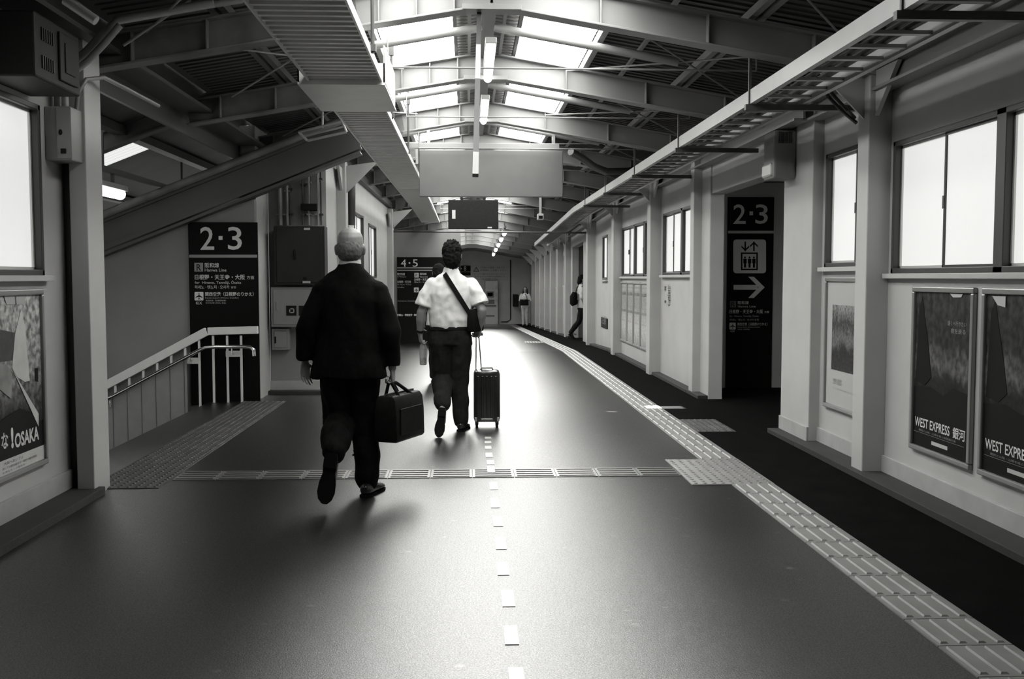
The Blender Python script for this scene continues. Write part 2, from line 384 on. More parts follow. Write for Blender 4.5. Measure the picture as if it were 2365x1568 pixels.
# rooms behind the two far doorways
r_ = MB(); r_.box(3.7, 3.8, 22, 27, -.4, 2.7); r_.box(2.97, 3.8, 26.62, 26.75, -.4, 2.7); r_.box(2.97, 3.8, 22.0, 22.15, -.4, 2.7)
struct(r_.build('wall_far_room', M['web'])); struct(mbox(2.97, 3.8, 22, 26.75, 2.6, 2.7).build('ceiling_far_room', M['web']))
struct(mbox(2.97, 3.7, 23.15, 24.1, -.3, 2.6).build('wall_far_room_divider', M['wall']))
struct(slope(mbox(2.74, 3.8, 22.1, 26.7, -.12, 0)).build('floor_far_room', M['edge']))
# left
wallX('wall_left', -2.78, -2.6, -5, 6.58, -.05, TOP, [(2.9, 6.24, 1.43, 2.46)], M['wall'])
struct(mbox(-2.6, -2.42, 11.62, 12.3, -.05, 3.15).build('wall_left_pier', M['wall'], bevel=.01))
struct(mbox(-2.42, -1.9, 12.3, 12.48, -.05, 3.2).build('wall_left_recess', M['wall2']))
wallX('wall_left_far', -1.9, -1.72, 12.3, 19, -.05, 3.1, [(15.3, 16.6, 1.35, 2.42), (17.5, 18.9, 1.40, 2.36)], M['wall'])
wallX('wall_left_beyond', -1.9, -1.72, 19, 23.4, -.05, 3.1, [], M['wall'])
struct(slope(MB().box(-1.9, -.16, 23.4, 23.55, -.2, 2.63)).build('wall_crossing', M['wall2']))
struct(slope(MB().box(-2.2, 3.1, 45, 45.2, -.1, 3.3)).build('wall_far', M['wallfar']))
struct(slope(MB().box(-2.4, -2.2, 23.4, 45, -.1, 3.1)).build('wall_left_end', M['wallfar']))
struct(mbox(-2.8, 3.2, -5.2, -5, -.1, 3.7).build('wall_back', M['web']))
# baseboards
bb = MB(); bb.box(2.93, 2.952, -5, 6.88, 0, .16); bb.box(2.93, 2.952, 7.08, 8.2, 0, .16); bb.box(2.845, 2.862, 8.2, 8.95, 0, .16)
struct(bb.build('baseboard_right', M['base'], bevel=.003))
struct(mbox(-2.602, -2.58, -5, 6.56, 0, .17).build('baseboard_left', M['base'], bevel=.003))
struct(mbox(-2.42, -1.72, 12.28, 12.302, 0, .15).build('baseboard_recess', M['base'], bevel=.003))

# windows
def window(n, x, s, y0, y1, z0, z1, posts, sashes, lift=0, handle=None):
    """s=+1: wall on the +X side (glass faces -X)"""
    f = MB(); a = .035
    X0, X1_ = (x - .012 * s, x + .07 * s)
    for A in ((y0, y1, z0, z0 + a), (y0, y1, z1 - a, z1), (y0, y0 + a, z0, z1), (y1 - a, y1, z0, z1)): f.box(X0, X1_, *A)
    for p_ in posts: f.box(X0, X1_, p_ - .05, p_ + .05, z0, z1)
    for v in f.v: v.z += lift
    fo = struct(f.build('window_%d' % n, M['alu'], bevel=.004))
    edges = [y0 + a] + [q for p_ in posts for q in (p_ - .05, p_ + .05)] + [y1 - a]
    for i in range(0, len(edges), 2):
        ya, yb = edges[i], edges[i + 1]; mid = [m_ for m_ in sashes if ya < m_ < yb]
        cuts = [ya] + mid + [yb]
        for j, (c0, c1) in enumerate(zip(cuts[:-1], cuts[1:])):
            dx = .03 * s + (.015 * s if j % 2 else 0)
            pn = MB().box(x + dx, x + dx + .012 * s, c0, c1, z0 + a, z1 - a)
            for v in pn.v: v.z += lift
            pn.build('pane', M['pane'], fo)
            sf = MB(); t = .016
            for A in ((c0, c1, z0 + a, z0 + a + t), (c0, c1, z1 - a - t, z1 - a), (c0, c0 + t, z0 + a, z1 - a), (c1 - t, c1, z0 + a, z1 - a)):
                sf.box(x + dx - .012 * s, x + dx + .014 * s, *A)
            for v in sf.v: v.z += lift
            sf.build('sash', M['alu'] if j % 2 == 0 else M['alul'], fo)
            if j:
                h_ = MB().box(x + dx - .03 * s, x + dx - .012 * s, c0 - .012, c0 + .012, (z0 + z1) / 2 - .05, (z0 + z1) / 2 + .03)
                for v in h_.v: v.z += lift
                h_.build('latch', M['alu'], fo)
    sl = MB().box(x - .05 * s, x + .02 * s, y0 - .05, y1 + .05, z0 - .035, z0)
    for v in sl.v: v.z += lift
    sl.build('sill', M['wall'], fo, bevel=.004)
    return fo
window(1, 2.95, 1, 2.9, 6.82, 1.445, 2.35, [4.05, 5.42], [6.13, 4.75, 3.4])
window(2, 2.95, 1, 7.22, 8.12, 1.5, 2.42, [], [7.55])
window(3, 2.8, 1, 12.26, 14.2, 1.45, 2.32, [12.95], [13.6])
window(4, 2.8, 1, 15.25, 18.0, 1.43, 2.30, [16.65, 15.7], [15.95, 17.3])
window(5, 2.8, 1, 19.9, 20.6, 1.4, 2.3, [], [], fz(20.2))
for i, c in enumerate(cols_far): window(6 + i, 2.82, 1, c + .55, c + 2.1, 1.42, 2.32, [], [c + 1.3], fz(c + 1.3))
window(13, -2.6, -1, 2.9, 6.24, 1.43, 2.46, [4.6], [5.4, 3.8])
window(14, -1.72, -1, 15.3, 16.6, 1.35, 2.42, [], [15.9])
window(15, -1.72, -1, 17.5, 18.9, 1.40, 2.36, [], [18.2])

# roof
RX, RZ, RK = .17, 3.60, .17
def zr(x): return RZ - RK * abs(x - RX)
def roofsheet(x0, x1, Ys, th, mi=0, mb=None, dz=0):
    mb = mb or MB()
    for a, b in zip(Ys[:-1], Ys[1:]):
        v = []
        for y in (a, b):
            for x in (x0, x1): v += [(x, y, zr(x) + dz + fz(y)), (x, y, zr(x) + dz + th + fz(y))]
        mb.add(v, [(0, 2, 6, 4), (1, 5, 7, 3), (0, 1, 3, 2), (4, 6, 7, 5), (0, 4, 5, 1), (2, 3, 7, 6)], mi)
    return mb
RYS = [-5, 1, 7, 13, 19, 27, 36, 46]
S0, S1 = .27, .90
mb = MB(); roofsheet(RX + S1, 3.25, RYS, .03, 0, mb); roofsheet(-2.45, RX - S1, RYS, .03, 0, mb)
struct(mb.build('ceiling', M['roof']))
mb = MB(); roofsheet(RX - S0, RX, RYS, .03, 0, mb); roofsheet(RX, RX + S0, RYS, .03, 0, mb)
struct(mb.build('ceiling_ridge', M['roofl']))
for sg in (1, -1):
    for ya, yb, mm in ((4.2, 7, 'sky'), (7, 13, 'sky'), (13, 19, 'sky'), (19, 23, 'sky'), (23, 40, 'sky2')):
        struct(roofsheet(RX + sg * S0, RX + sg * S1, [ya, yb], .02).build('skylight', M[mm]))
    struct(roofsheet(RX + sg * S0, RX + sg * S1, [-5, 4.2], .03).build('ceiling_infill', M['roof']))
    struct(roofsheet(RX + sg * S0, RX + sg * S1, [40, 46], .03).build('ceiling_infill', M['roof']))
# ribs of the corrugated sheet
for sg in (1, -1):
    mb = MB(); y = 3.0
    while y < 26:
        for xa, xb in ((0.0, S0), (S1, 2.72 if sg > 0 else 2.55)):
            if xa > 0: mb.beam((RX + sg * xa, y, zr(RX + sg * xa) - .006 + fz(y)), (RX + sg * xb, y, zr(RX + sg * xb) - .006 + fz(y)), .035, .014)
        y += .11
    struct(mb.build('ceiling_corrugation', M['roof']))
    mb = MB(); y = 3.0
    while y < 20:
        mb.beam((RX, y, zr(RX) - .006 + fz(y)), (RX + sg * S0, y, zr(RX + sg * S0) - .006 + fz(y)), .035, .014); y += .11
    struct(mb.build('ceiling_corrugation', M['roofl']))
# purlins
def purlin(off, sg, w, h, m, y0=-3, y1=45, gap=0, drop=0):
    mb = MB(); x = RX + sg * off; z = zr(x) - .012 - h / 2 - drop
    for a, b in ((y0, 19), (19, y1)):
        for g in ((-gap, gap) if gap else (0,)): mb.beam((x + g, a, z + fz(a)), (x + g, b, z + fz(b)), w, h)
    struct(mb.build('roof_purlin', M[m]))
for sg in (1, -1):
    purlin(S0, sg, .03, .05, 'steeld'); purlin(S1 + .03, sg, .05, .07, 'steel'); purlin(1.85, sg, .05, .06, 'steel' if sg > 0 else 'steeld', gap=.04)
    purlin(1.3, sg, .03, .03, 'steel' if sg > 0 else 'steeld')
mb = MB()
for a, b in ((-3, 19), (19, 45)): mb.beam((RX, a, 3.50 + fz(a)), (RX, b, 3.50 + fz(b)), .11, .12)
struct(mb.build('ridge_beam', M['steel']))
for dx in (-.15, .13):
    mb = MB()
    for a, b in ((-3, 19), (19, 45)): mb.beam((RX + dx, a, 3.47 + fz(a)), (RX + dx, b, 3.47 + fz(b)), .028, .028)
    struct(mb.build('ridge_conduit', M['steel']))

RAFT = [2.0, 4.45, 6.95, 9.35, 11.85, 14.4, 16.9, 19.4, 21.9, 24.4, 26.9, 29.3, 31.7, 34.1, 36.5, 38.9, 41.3, 43.7]
def rafter(y, xl, xr):
    mb = MB(); d = fz(y)
    h0, h1 = .33, .12                               # below the sheet line: bottom and top of the I section
    for xs0, xe in ((RX, -.75), (-.75, xl), (RX, xr)):
        a0, b0 = Vector((xs0, y, zr(xs0) - h0 + d)), Vector((xe, y, zr(xe) - h0 + d))
        a1, b1 = Vector((xs0, y, zr(xs0) - h1 + d)), Vector((xe, y, zr(xe) - h1 + d))
        mb.beam(a0, b0, .14, .016); mb.beam(a1, b1, .14, .016)
        mb.beam((a0 + a1) / 2, (b0 + b1) / 2, .012, h0 - h1)
        n = 3
        for i in range(1, n + 1):                     # stiffeners
            q = (a0 + a1) / 2 + ((b0 + b1) / 2 - (a0 + a1) / 2) * (i / (n + .6))
            mb.obox(q, (.006, 0, 0), (0, .06, 0), (0, 0, (h0 - h1) / 2))
    mb.box(RX - .2, RX + .2, y - .075, y + .075, RZ - h0 - .008 + d - .03, RZ - h0 + .0 + d)
    mb.m = [1 if sum(mb.v[i].x for i in f) / len(f) < -.75 else 0 for f in mb.f]  # left part takes the darker tone that stands for shade
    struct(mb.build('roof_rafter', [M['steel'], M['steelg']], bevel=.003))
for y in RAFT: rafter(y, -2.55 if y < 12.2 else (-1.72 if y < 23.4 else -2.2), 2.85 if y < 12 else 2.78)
for i, y in enumerate(RAFT[1:-1]):                   # short bars between the rafters, tie rods and diagonal bracing
    d = fz(y); ym = y + 1.22
    if y < 22:
        for sg in (1, -1):
            mb = MB(); xe = RX + sg * 1.55
            mb.tube([(RX + sg * .05, ym, RZ - .17 + d), (xe, ym, zr(xe) - .17 + d)], .033, 10, side=(0, 1, 0))
            struct(mb.build('roof_strut', M['steel'], smooth=True))
            xa, xb = RX + sg * .75, RX + sg * (2.45 if sg > 0 else 2.3)
            za, zb = zr(xa) - .16, zr(xb) - .16
            mb = MB(); mb.tube([(xa, y + .1, za + d), (xb, RAFT[i + 2] - .1, zb + fz(RAFT[i + 2]))], .008, 6); mb.tube([(xb, y + .1, zb + d), (xa, RAFT[i + 2] - .1, za + fz(RAFT[i + 2]))], .008, 6)
            struct(mb.build('roof_bracing', M['steel']))
        mb = MB(); mb.tube([(-.62, y + 1.0, 3.06 + d), (2.3, y + 1.0, 3.06 + d)], .008, 6, side=(0, 1, 0)); 
        mb.tube([(-.62, y + 1.0, 3.06 + d), (-.62, y + 1.0, zr(-.62) + d)], .006, 6); mb.tube([(2.3, y + 1.0, 3.06 + d), (2.3, y + 1.0, zr(2.3) + d)], .006, 6)
        struct(mb.build('tie_rod', M['steel']))
# eave beams and columns
mb = MB()
for a, b in ((-5, 8.2), (8.2, 19), (19, 45)):
    x = 2.87 if a < 8 else 2.76
    mb.beam((x, a, 2.86 + fz(a)), (x, b, 2.86 + fz(b)), .13, .012); mb.beam((x, a, 2.72 + fz(a)), (x, b, 2.72 + fz(b)), .13, .02); mb.beam((x + .02, a, 2.79 + fz(a)), (x + .02, b, 2.79 + fz(b)), .02, .14)
struct(mb.build('eave_beam', M['steel']))
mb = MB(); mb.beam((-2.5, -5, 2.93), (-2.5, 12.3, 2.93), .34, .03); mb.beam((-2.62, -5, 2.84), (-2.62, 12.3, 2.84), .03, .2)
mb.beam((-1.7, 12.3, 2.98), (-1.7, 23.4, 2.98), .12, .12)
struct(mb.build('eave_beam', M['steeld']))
def column(x0, x1, y, w=.2, top=2.95, lift=0, sg=1, m='steelc', haunch=True):
    mb = MB(); mb.box(x0, x1, y - w / 2, y + w / 2, -.04 + lift, top + lift)
    o = struct(mb.build('column', M[m], bevel=.008))
    if haunch:
        hb = MB(); xi = x0 if sg > 0 else x1
        hb.prism([(xi, y - .01, top - .06 + lift), (xi - sg * .42, y - .01, top + .0 + lift), (xi, y - .01, top - .42 + lift)], (0, .02, 0))
        hb.build('gusset', M[m], o)
        hb = MB(); hb.prism([(xi + sg * .04, y, top - .1 + lift), (xi + sg * .04, y - .45, top - .1 + lift), (xi + sg * .04, y, top - .5 + lift)], (sg * .03, 0, 0)); hb.build('brace', M[m], o)
    return o
column(2.79, 2.955, 6.98, .2)
column(2.79, 2.955, 4.45, .2)
for y in (14.5, 18.15): column(2.64, 2.81, y, .26)
column(2.7, 2.81, 11.95, .18, haunch=False)
column(2.62, 2.83, 21.9, .22, lift=fz(21.9))
for c in cols_far: column(2.66, 2.83, c + .25, .3, lift=fz(c + .25))
# column at the stair opening: recess shade coloured into the web behind a bright flange
col = MB().box(-2.53, -2.42, 6.5, 6.78, -.02, 3.0)
col = struct(col.build('column', M['steelc'], bevel=.006))
MB().box(-2.66, -2.53, 6.585, 6.75, -.02, 3.0).build('web', M['web'], col)
for y in (13.4, 21.6): column(-1.74, -1.60, y, .24, sg=-1, lift=fz(y))

# stair opening: end wall, sloped soffit, steps, stair roof
mb = MB()
X0, X9 = -6.2, -2.42
mb.prism([(X9, 11.5, -.05), (-2.97, 11.5, -.05), (-2.98, 11.5, -.4), (-3.18, 11.5, -.5), (X0, 11.5, -2.3), (X0, 11.5, .80), (-4.21, 11.5, 1.62), (-3.18, 11.5, 2.06), (X9, 11.5, 2.3)], (0, .12, 0))
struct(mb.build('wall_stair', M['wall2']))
pj = MB(); t_ = .527
for i in range(16):                                  # seam strips of the stair-side panel
    xx = -3.2 - .16 * i
    pj.box(xx - .003, xx + .003, 11.348, 11.352, -.3 - (-3.17 - xx) * t_, .535 - (-3.17 - xx) * t_)
panel = MB().prism([(-3.17, 11.352, -.35), (X0, 11.352, -.35 - (-3.17 - X0) * t_), (X0, 11.352, .54 - (-3.17 - X0) * t_), (-3.17, 11.352, .54)], (0, .012, 0))
po = struct(panel.build('wall_stair_panel', mat('stair_panel_paint', .22, .5, nz=.08))); pj.build('seam', M['web'], po)
def zs(x): return 3.22 + .4 * (x + 2.4)
mb = MB()
def srsheet(mb, x0, x1, y0, y1, th=.03, dz=0):
    v = []
    for y in (y0, y1):
        for x in (x0, x1): v += [(x, y, zs(x) + dz), (x, y, zs(x) + dz + th)]
    mb.add(v, [(0, 2, 6, 4), (1, 5, 7, 3), (0, 1, 3, 2), (4, 6, 7, 5), (0, 4, 5, 1), (2, 3, 7, 6)])
for xa, xb, ya, yb in ((-2.4, -3.36, 5, 16), (-3.36, -6.5, 5, 8.6), (-3.36, -6.5, 11.05, 13.55), (-3.36, -6.5, 14.1, 16), (-4.2, -6.5, 8.6, 11.05), (-4.3, -6.5, 13.55, 14.1)): srsheet(mb, xa, xb, ya, yb)
struct(mb.build('ceiling_stair', M['roof']))
mb = MB(); srsheet(mb, -3.36, -4.2, 8.6, 11.05)
for i in range(22): mb.beam((-3.36, 8.65 + i * .11, zs(-3.36) - .006), (-4.2, 8.65 + i * .11, zs(-4.2) - .006), .04, .016)
struct(mb.build('skylight_stair', mat('stair_skylight', .3, .5, emit=.7)))
mb = MB(); srsheet(mb, -3.36, -4.3, 13.55, 14.1); struct(mb.build('skylight_stair', mat('dim_stair_skylight', .7, .5, emit=.35)))
for y in (7.6, 9.75):
    mb = MB(); P = [(-1.75, y, 3.30), (-2.05, y, 3.28), (-2.35, y, 3.20), (-3.0, y, zs(-3.0) - .01), (-5.6, y, zs(-5.6) - .01)]
    for a, b in zip(P[:-1], P[1:]): mb.beam(a, b, .13, .015); mb.beam(Vector(a) - Vector((0, 0, .17)), Vector(b) - Vector((0, 0, .17)), .13, .015); mb.beam(Vector(a) - Vector((0, 0, .085)), Vector(b) - Vector((0, 0, .085)), .012, .17)
    struct(mb.build('stair_rafter', M['steeld']))
for x in (-3.30, -4.35):
    mb = MB(); mb.beam((x, 5, zs(x) - .05), (x, 16, zs(x) - .05), .12, .08); struct(mb.build('stair_purlin', M['steeld']))
mb = MB(); mb.tube([(-1.25, 11.30, 3.225), (-6.2, 11.30, 3.225 - 4.95 * .4)], .045, 10, side=(0, 1, 0)); struct(mb.build('stair_fascia_pipe', M['steelg'], smooth=True))
# sloped fascia above the stair wall
mb = MB(); k_ = .4
for dz, w, h in ((.40, .16, .05), (.25, .05, .26), (.09, .14, .05), (.02, .2, .03)):
    a = Vector((-1.2, 11.44, 2.46 + dz - .02 + .36)); b = Vector((-6.2, 11.44, 2.46 + dz - .02 + .36 - 5 * k_)); mb.beam(a, b, w, h)
struct(mb.build('stair_fascia', M['steeld']))
mb = MB()
for i in range(14): mb.box(-2.95 - .3 * i, -2.95 - .3 * (i + 1), 6.6, 11.5, -.158 * (i + 1) - .3, -.158 * (i + 1))
struct(mb.build('floor_steps', M['kerb']))

# ================================================================== FLOOR MARKS AND TACTILE PAVING
def tiles_ribbed(mb, x0, y0, nx, ny, along='y', T=.3):
    for i in range(nx):
        for j in range(ny):
            a, b = x0 + i * T, y0 + j * T; z = fz(b + .15)
            z0, z1 = fz(b), fz(b + T)
            mb.box(a + .003, a + T - .003, b + .003, b + T - .003, z - .01, z + .006)
            for q in range(4):
                o = .0375 + .075 * q
                if along == 'y': mb.prism([(a + o - .017, b + .02, z0 + .006), (a + o + .017, b + .02, z0 + .006), (a + o + .010, b + .028, z0 + .012), (a + o - .010, b + .028, z0 + .012)][:4], (0, T - .045, z1 - z0))
                else: mb.box(a + .02, a + T - .02, b + o - .013, b + o + .013, z, z + .012)
def tiles_dotted(mb, x0, x1, y0, y1, p=.06):
    mb.box(x0, x1, y0, y1, -.01 + fz(y0), .006 + fz(y0))
    nx, ny = int((x1 - x0) / p + .01), int((y1 - y0) / p + .01)
    for i in range(nx):
        for j in range(ny):
            cx, cy, z = x0 + (i + .5) * (x1 - x0) / nx, y0 + (j + .5) * (y1 - y0) / ny, .006 + fz(y0)
            v = [(cx + .016 * math.cos(k * PI / 3), cy + .016 * math.sin(k * PI / 3), z) for k in range(6)] + [(cx + .009 * math.cos(k * PI / 3), cy + .009 * math.sin(k * PI / 3), z + .006) for k in range(6)]
            mb.add(v, [[k, (k + 1) % 6, 6 + (k + 1) % 6, 6 + k] for k in range(6)] + [list(range(6, 12))])
mb = MB(); tiles_ribbed(mb, 1.8, 2.17, 1, 15)
tag(mb.build('tactile_paving', M['tact']), 'ribbed tactile strip on the floor in front of the framed train posters', 'tactile paving')
mb = MB(); tiles_dotted(mb, 1.53, 2.1, 6.67, 7.61)
tag(mb.build('tactile_paving', M['tact']), 'studded tactile pad where the two ribbed strips on the floor meet', 'tactile paving')
mb = MB(); tiles_ribbed(mb, 1.8, 7.61, 1, 118)
tag(mb.build('tactile_paving', M['tact']), 'long ribbed tactile strip running past the doorway to the far end wall', 'tactile paving')
mb = MB(); tiles_ribbed(mb, -2.07, 6.985, 12, 1, 'x')
tag(mb.build('tactile_paving', M['tactx']), 'ribbed tactile strip crossing the floor behind the suited man', 'tactile paving')
mb = MB(); tiles_dotted(mb, 2.1, 2.46, 8.98, 9.76)
tag(mb.build('tactile_paving', M['tactdark']), 'small dark studded tactile pad in front of the lift doorway', 'tactile paving')
mb = MB(); tiles_dotted(mb, 1.35, 1.8, 23.1, 23.6)
tag(mb.build('tactile_paving', M['tact']), 'small studded tactile pad beside the far half of the long strip', 'tactile paving')
mb = MB(); tiles_dotted(mb, -2.56, -2.08, 6.72, 11.43)
tag(mb.build('tactile_paving', M['tactdark']), 'broad worn studded tactile area along the head of the stairs', 'tactile paving')
for i, (py0, py1) in enumerate(((1543, 1580), (1446, 1490), (1364, 1402), (1299, 1329), (1241, 1269), (1194, 1216), (1151, 1173), (1114, 1131), (1079, 1094), (1063, 1073), (1046, 1056), (1030, 1037), (1019, 1024), (1009, 1013))):
    ya, yb = aZ(1160, py1).y, aZ(1160, py0).y
    if 6.9 < ya < 7.3: pass
    rr = random.uniform(-.006, .006)
    o = MB().box(.145 + rr, .2 + rr, ya, yb, .0005, .003 if not (6.9 < yb < 7.4) else .014).build('floor_marking', M['mark'])
    tag(o, 'small white rectangular mark in the dashed centre line of the floor', 'floor marking', 'dashed centre line marks')

# ================================================================== OVERHEAD THINGS
TZ = 2.75
def cable_tray(y0, y1, x0, x1, ribs, label, drop=0):
    r = thing('cable_tray', ((x0 + x1) / 2, (y0 + y1) / 2, TZ), label, 'cable tray')
    mb = MB()
    if ribs:
        y = y0
        while y < y1 - .01:
            e = min(y + .1, y1)
            v = []; prof = [(y, 0), (y + .035, 0), (y + .05, .03), (y + .085, .03), (e, 0)]
            for (ya, za), (yb, zb) in zip(prof[:-1], prof[1:]):
                mb.add([(x0, ya, TZ + za), (x1, ya, TZ + za), (x1, yb, TZ + zb), (x0, yb, TZ + zb), (x0, ya, TZ + za + .012), (x1, ya, TZ + za + .012), (x1, yb, TZ + zb + .012), (x0, yb, TZ + zb + .012)], [(0, 3, 2, 1), (4, 5, 6, 7), (0, 4, 7, 3), (1, 2, 6, 5)])
            y += .1
    else: mb.box(x0, x1, y0, y1, TZ, TZ + .012)
    for v in mb.v: v.z += drop(v.y) if drop else 0
    mb.build('deck', M['tray'], r)
    for xs_ in (x0 - .012, x1):
        s_ = MB(); n = 6
        for i in range(n):
            a, b = y0 + (y1 - y0) * i / n, y0 + (y1 - y0) * (i + 1) / n
            s_.box(xs_, xs_ + .012, a, b, TZ - .012, TZ + .045)
        for v in s_.v: v.z += drop(v.y) if drop else 0
        s_.build('side_rail', M['tray'], r)
    return r
cable_tray(2.6, 6.845, -1.06, -.585, True, 'ribbed metal cable tray hanging nearest the camera beside the skylight')
cable_tray(7.95, 15.2, -1.05, -.65, True, 'long ribbed metal cable tray running on beyond the smooth cover box')
cable_tray(15.21, 23.38, -1.05, -.66, False, 'smooth bottomed cable tray entering the wall above the 4·5 sign', lambda y: fz(y) * .5)
r = thing('tray_cover', (-.85, 7.4, 2.72), 'smooth metal cover box joining the two ribbed cable trays', 'cable tray cover')
mbox(-1.14, -.555, 6.85, 7.945, 2.715, 2.73).build('bottom_panel', M['tray'], r)
mbox(-.565, -.553, 6.85, 7.8, 2.73, 2.98).build('side_panel', M['rail'], r)
mbox(-1.14, -1.128, 6.85, 7.945, 2.73, 2.98).build('side_panel', M['tray'], r)
mbox(-1.14, -.555, 6.85, 6.862, 2.73, 2.86).build('end_panel', M['tray'], r)
for i, (y, x, lb) in enumerate(((6.1, -.565, 'thin steel rod hanging the nearest ribbed tray from a rafter'), (8.6, -.64, 'thin steel rod hanging the long ribbed tray just past the cover box'), (11.0, -.64, 'thin steel rod hanging the long ribbed tray near the blank board'), (13.4, -.64, 'thin steel rod hanging the long ribbed tray behind the blank board'))):
    h_ = MB().tube([(x, y, 2.76), (x, y, zr(x) - .02)], .011, 8)
    h_.obox((x, y, 2.79), (.02, 0, 0), (0, .02, 0), (0, 0, .02)); h_.obox((x, y, zr(x) - .12), (.022, 0, 0), (0, .022, 0), (0, 0, .05))
    tag(h_.build('hanger_rod', M['steeld']), lb, 'hanger rod')

# ladder tray on the other side
LX0, LX1, LZ = 2.03, 2.40, 2.65
r = thing('cable_ladder', (2.2, 14, LZ), 'white ladder-type cable tray running along above the row of windows', 'cable ladder')
for x in (LX0, LX1):
    mb = MB()
    for a, b in ((2.5, 19), (19, 30)): mb.box(x - .02, x + .02, a, b, LZ, LZ + .1)
    slope(mb).build('side_rail', M['rail'], r)
for i in range(88):
    y = 3.0 + .3 * i
    mb = MB().box(LX0 + .02, LX1 - .02, y - .02, y + .02, LZ + .01, LZ + .03)
    for v in mb.v: v.z += fz(y)
    mb.build('rung', M['rail'], r)
for i in range(3):
    w = MB(); x = 2.12 + .08 * i; pts = [(x + .02 * math.sin(y * 1.7 + i), y, LZ + .05 + fz(y)) for y in [2.6 + j * .7 for j in range(38)]]
    w.tube(pts, .016 + .004 * i, 8); tag(w.build('cable', M['wire'], smooth=True), ['thin black cable lying in the ladder tray, nearest the roof centre', 'middle black cable of three lying in the ladder tray', 'thick black cable lying in the ladder tray, nearest the wall'][i], 'cable')
for i, y in enumerate((4.45, 6.95, 9.35, 11.85, 14.4, 16.9)):
    mb = MB(); mb.box(LX0 - .05, 2.78, y + .14, y + .18, LZ - .042, LZ - .002); mb.box(LX0 - .03, LX0 - .01, y + .14, y + .16, LZ, zr(LX0) - .05)
    struct(mb.build('tray_bracket', M['steeld']))
# black cables drooping from the ladder to the near column
for i, dx in enumerate((0, .05)):
    P = [aX(1895 + 10 * i, 195, 2.5), aX(1915 + 14 * i, 225, 2.56), aX(1942 + 14 * i, 254, 2.64), aX(1978 - 4 * i, 284 - 12 * i, 2.72)]
    tag(MB().tube(P, .013, 8).build('cable', M['wire'], smooth=True), ['outer of two black cables drooping from ladder tray to the wall', 'inner of two black cables drooping from ladder tray to the wall'][i], 'cable')
# twisted cable bundle beside the blank board
P = [aY(1318, 350, 13.0), aY(1345, 366, 13.2), aY(1372, 385, 13.5), aY(1400, 396, 13.8), aY(1450, 395, 14.2), aY(1500, 388, 14.5)]
tag(MB().tube(P, .05, 10).build('flexible_duct', M['steeld'], smooth=True), 'grey flexible duct sagging between blank board and ladder tray', 'flexible duct')

# ridge lamps
def tube_lamp(y0, y1, x, z, label, w=.09, group=None):
    r = thing('fluorescent_lamp', (x, (y0 + y1) / 2, z), label, 'lamp', group)
    d0, d1 = fz(y0), fz(y1)
    mb = MB(); mb.beam((x, y0, z + .07 + d0), (x, y1, z + .07 + d1), w, .05); mb.build('housing', M['steel'], r, bevel=.006)
    MB().tube([(x, y0 + .03, z + .02 + d0), (x, y0 + .05, z + .015 + d0), (x, y1 - .05, z + .015 + d1), (x, y1 - .03, z + .02 + d1)], [w * .25, w * .42, w * .42, w * .25], 12).build('tube', M['lamp'], r, smooth=True)
    return r
tube_lamp(8.0, 9.3, .19, 3.22, 'lit fluorescent lamp on the ridge above the banded pole')
tube_lamp(10.5, 11.8, .19, 3.22, 'lit fluorescent lamp on the ridge just before the blank board')
tube_lamp(15.4, 16.6, .19, 3.22, 'lit fluorescent lamp on the ridge hidden behind the blank board')
for i, y in enumerate((27.2, 29.8, 32.6, 35.6, 38.8)):
    tube_lamp(y, y + .8, 1.02, 2.84, 'lit fluorescent lamp in the far row, ' + ['nearest the camera', 'second along the row', 'third along the row', 'fourth along the row', 'last before the end wall'][i], .12)
mb = MB(); mb.beam((1.02, 27, 3.0 + fz(27)), (1.02, 40.5, 3.0 + fz(40.5)), .06, .04)
for y in (27.5, 31, 34.5, 38): mb.box(1.0, 1.04, y, y + .04, 2.97 + fz(y), zr(1.02) + fz(y))
tag(mb.build('lamp_rail', M['steeld']), 'slim rail carrying the far row of fluorescent lamps', 'lamp rail')
# banded pole
top, bot = Vector((.085, 7.0, 3.25)), aY(1098, 405, 5.0)
r = thing('banded_pole', bot, 'slim pole in dark and pale bands hanging below the roof ridge', 'pole')
cuts = [0, .27, .50, .90, 1.0]
for i in range(4):
    a, b = top.lerp(bot, cuts[i]), top.lerp(bot, cuts[i + 1])
    MB().beam(a, b, .03, .02, up=(0, 1, 0)).build('band', M['band'] if i % 2 == 0 else M['rail'], r)
for f in (.58, .83): MB().ell(top.lerp(bot, f) + Vector((0, -.012, -.012)), .007, .007, .007, 8, 6).build('bolt', M['rail'], r)
# blank hanging board
Yb = 13.0
tl, br = aY(968, 346, Yb), aY(1300, 455, Yb)
r = thing('hanging_board', ((tl.x + br.x) / 2, Yb, br.z), 'large blank grey board hanging across the middle of the corridor', 'hanging board')
mbox(tl.x, br.x, Yb, Yb + .1, br.z, tl.z).build('panel', M['board'], r, bevel=.008)
za, zb = aY(1100, 343, Yb).z, aY(1100, 330, Yb).z
mbox(aY(940, 340, Yb).x, aY(1292, 340, Yb).x, Yb + .01, Yb + .08, za, zb).build('top_bar', M['steel'], r, bevel=.005)
for x in (tl.x + .12, br.x - .12):
    mbox(x - .02, x + .02, Yb + .03, Yb + .07, zb, zr(x) + .0).build('hanger', M['steel'], r)
for x in (tl.x - .045,): mbox(x, x + .03, Yb + .02, Yb + .08, 2.9, za).build('side_bracket', M['rail'], r)
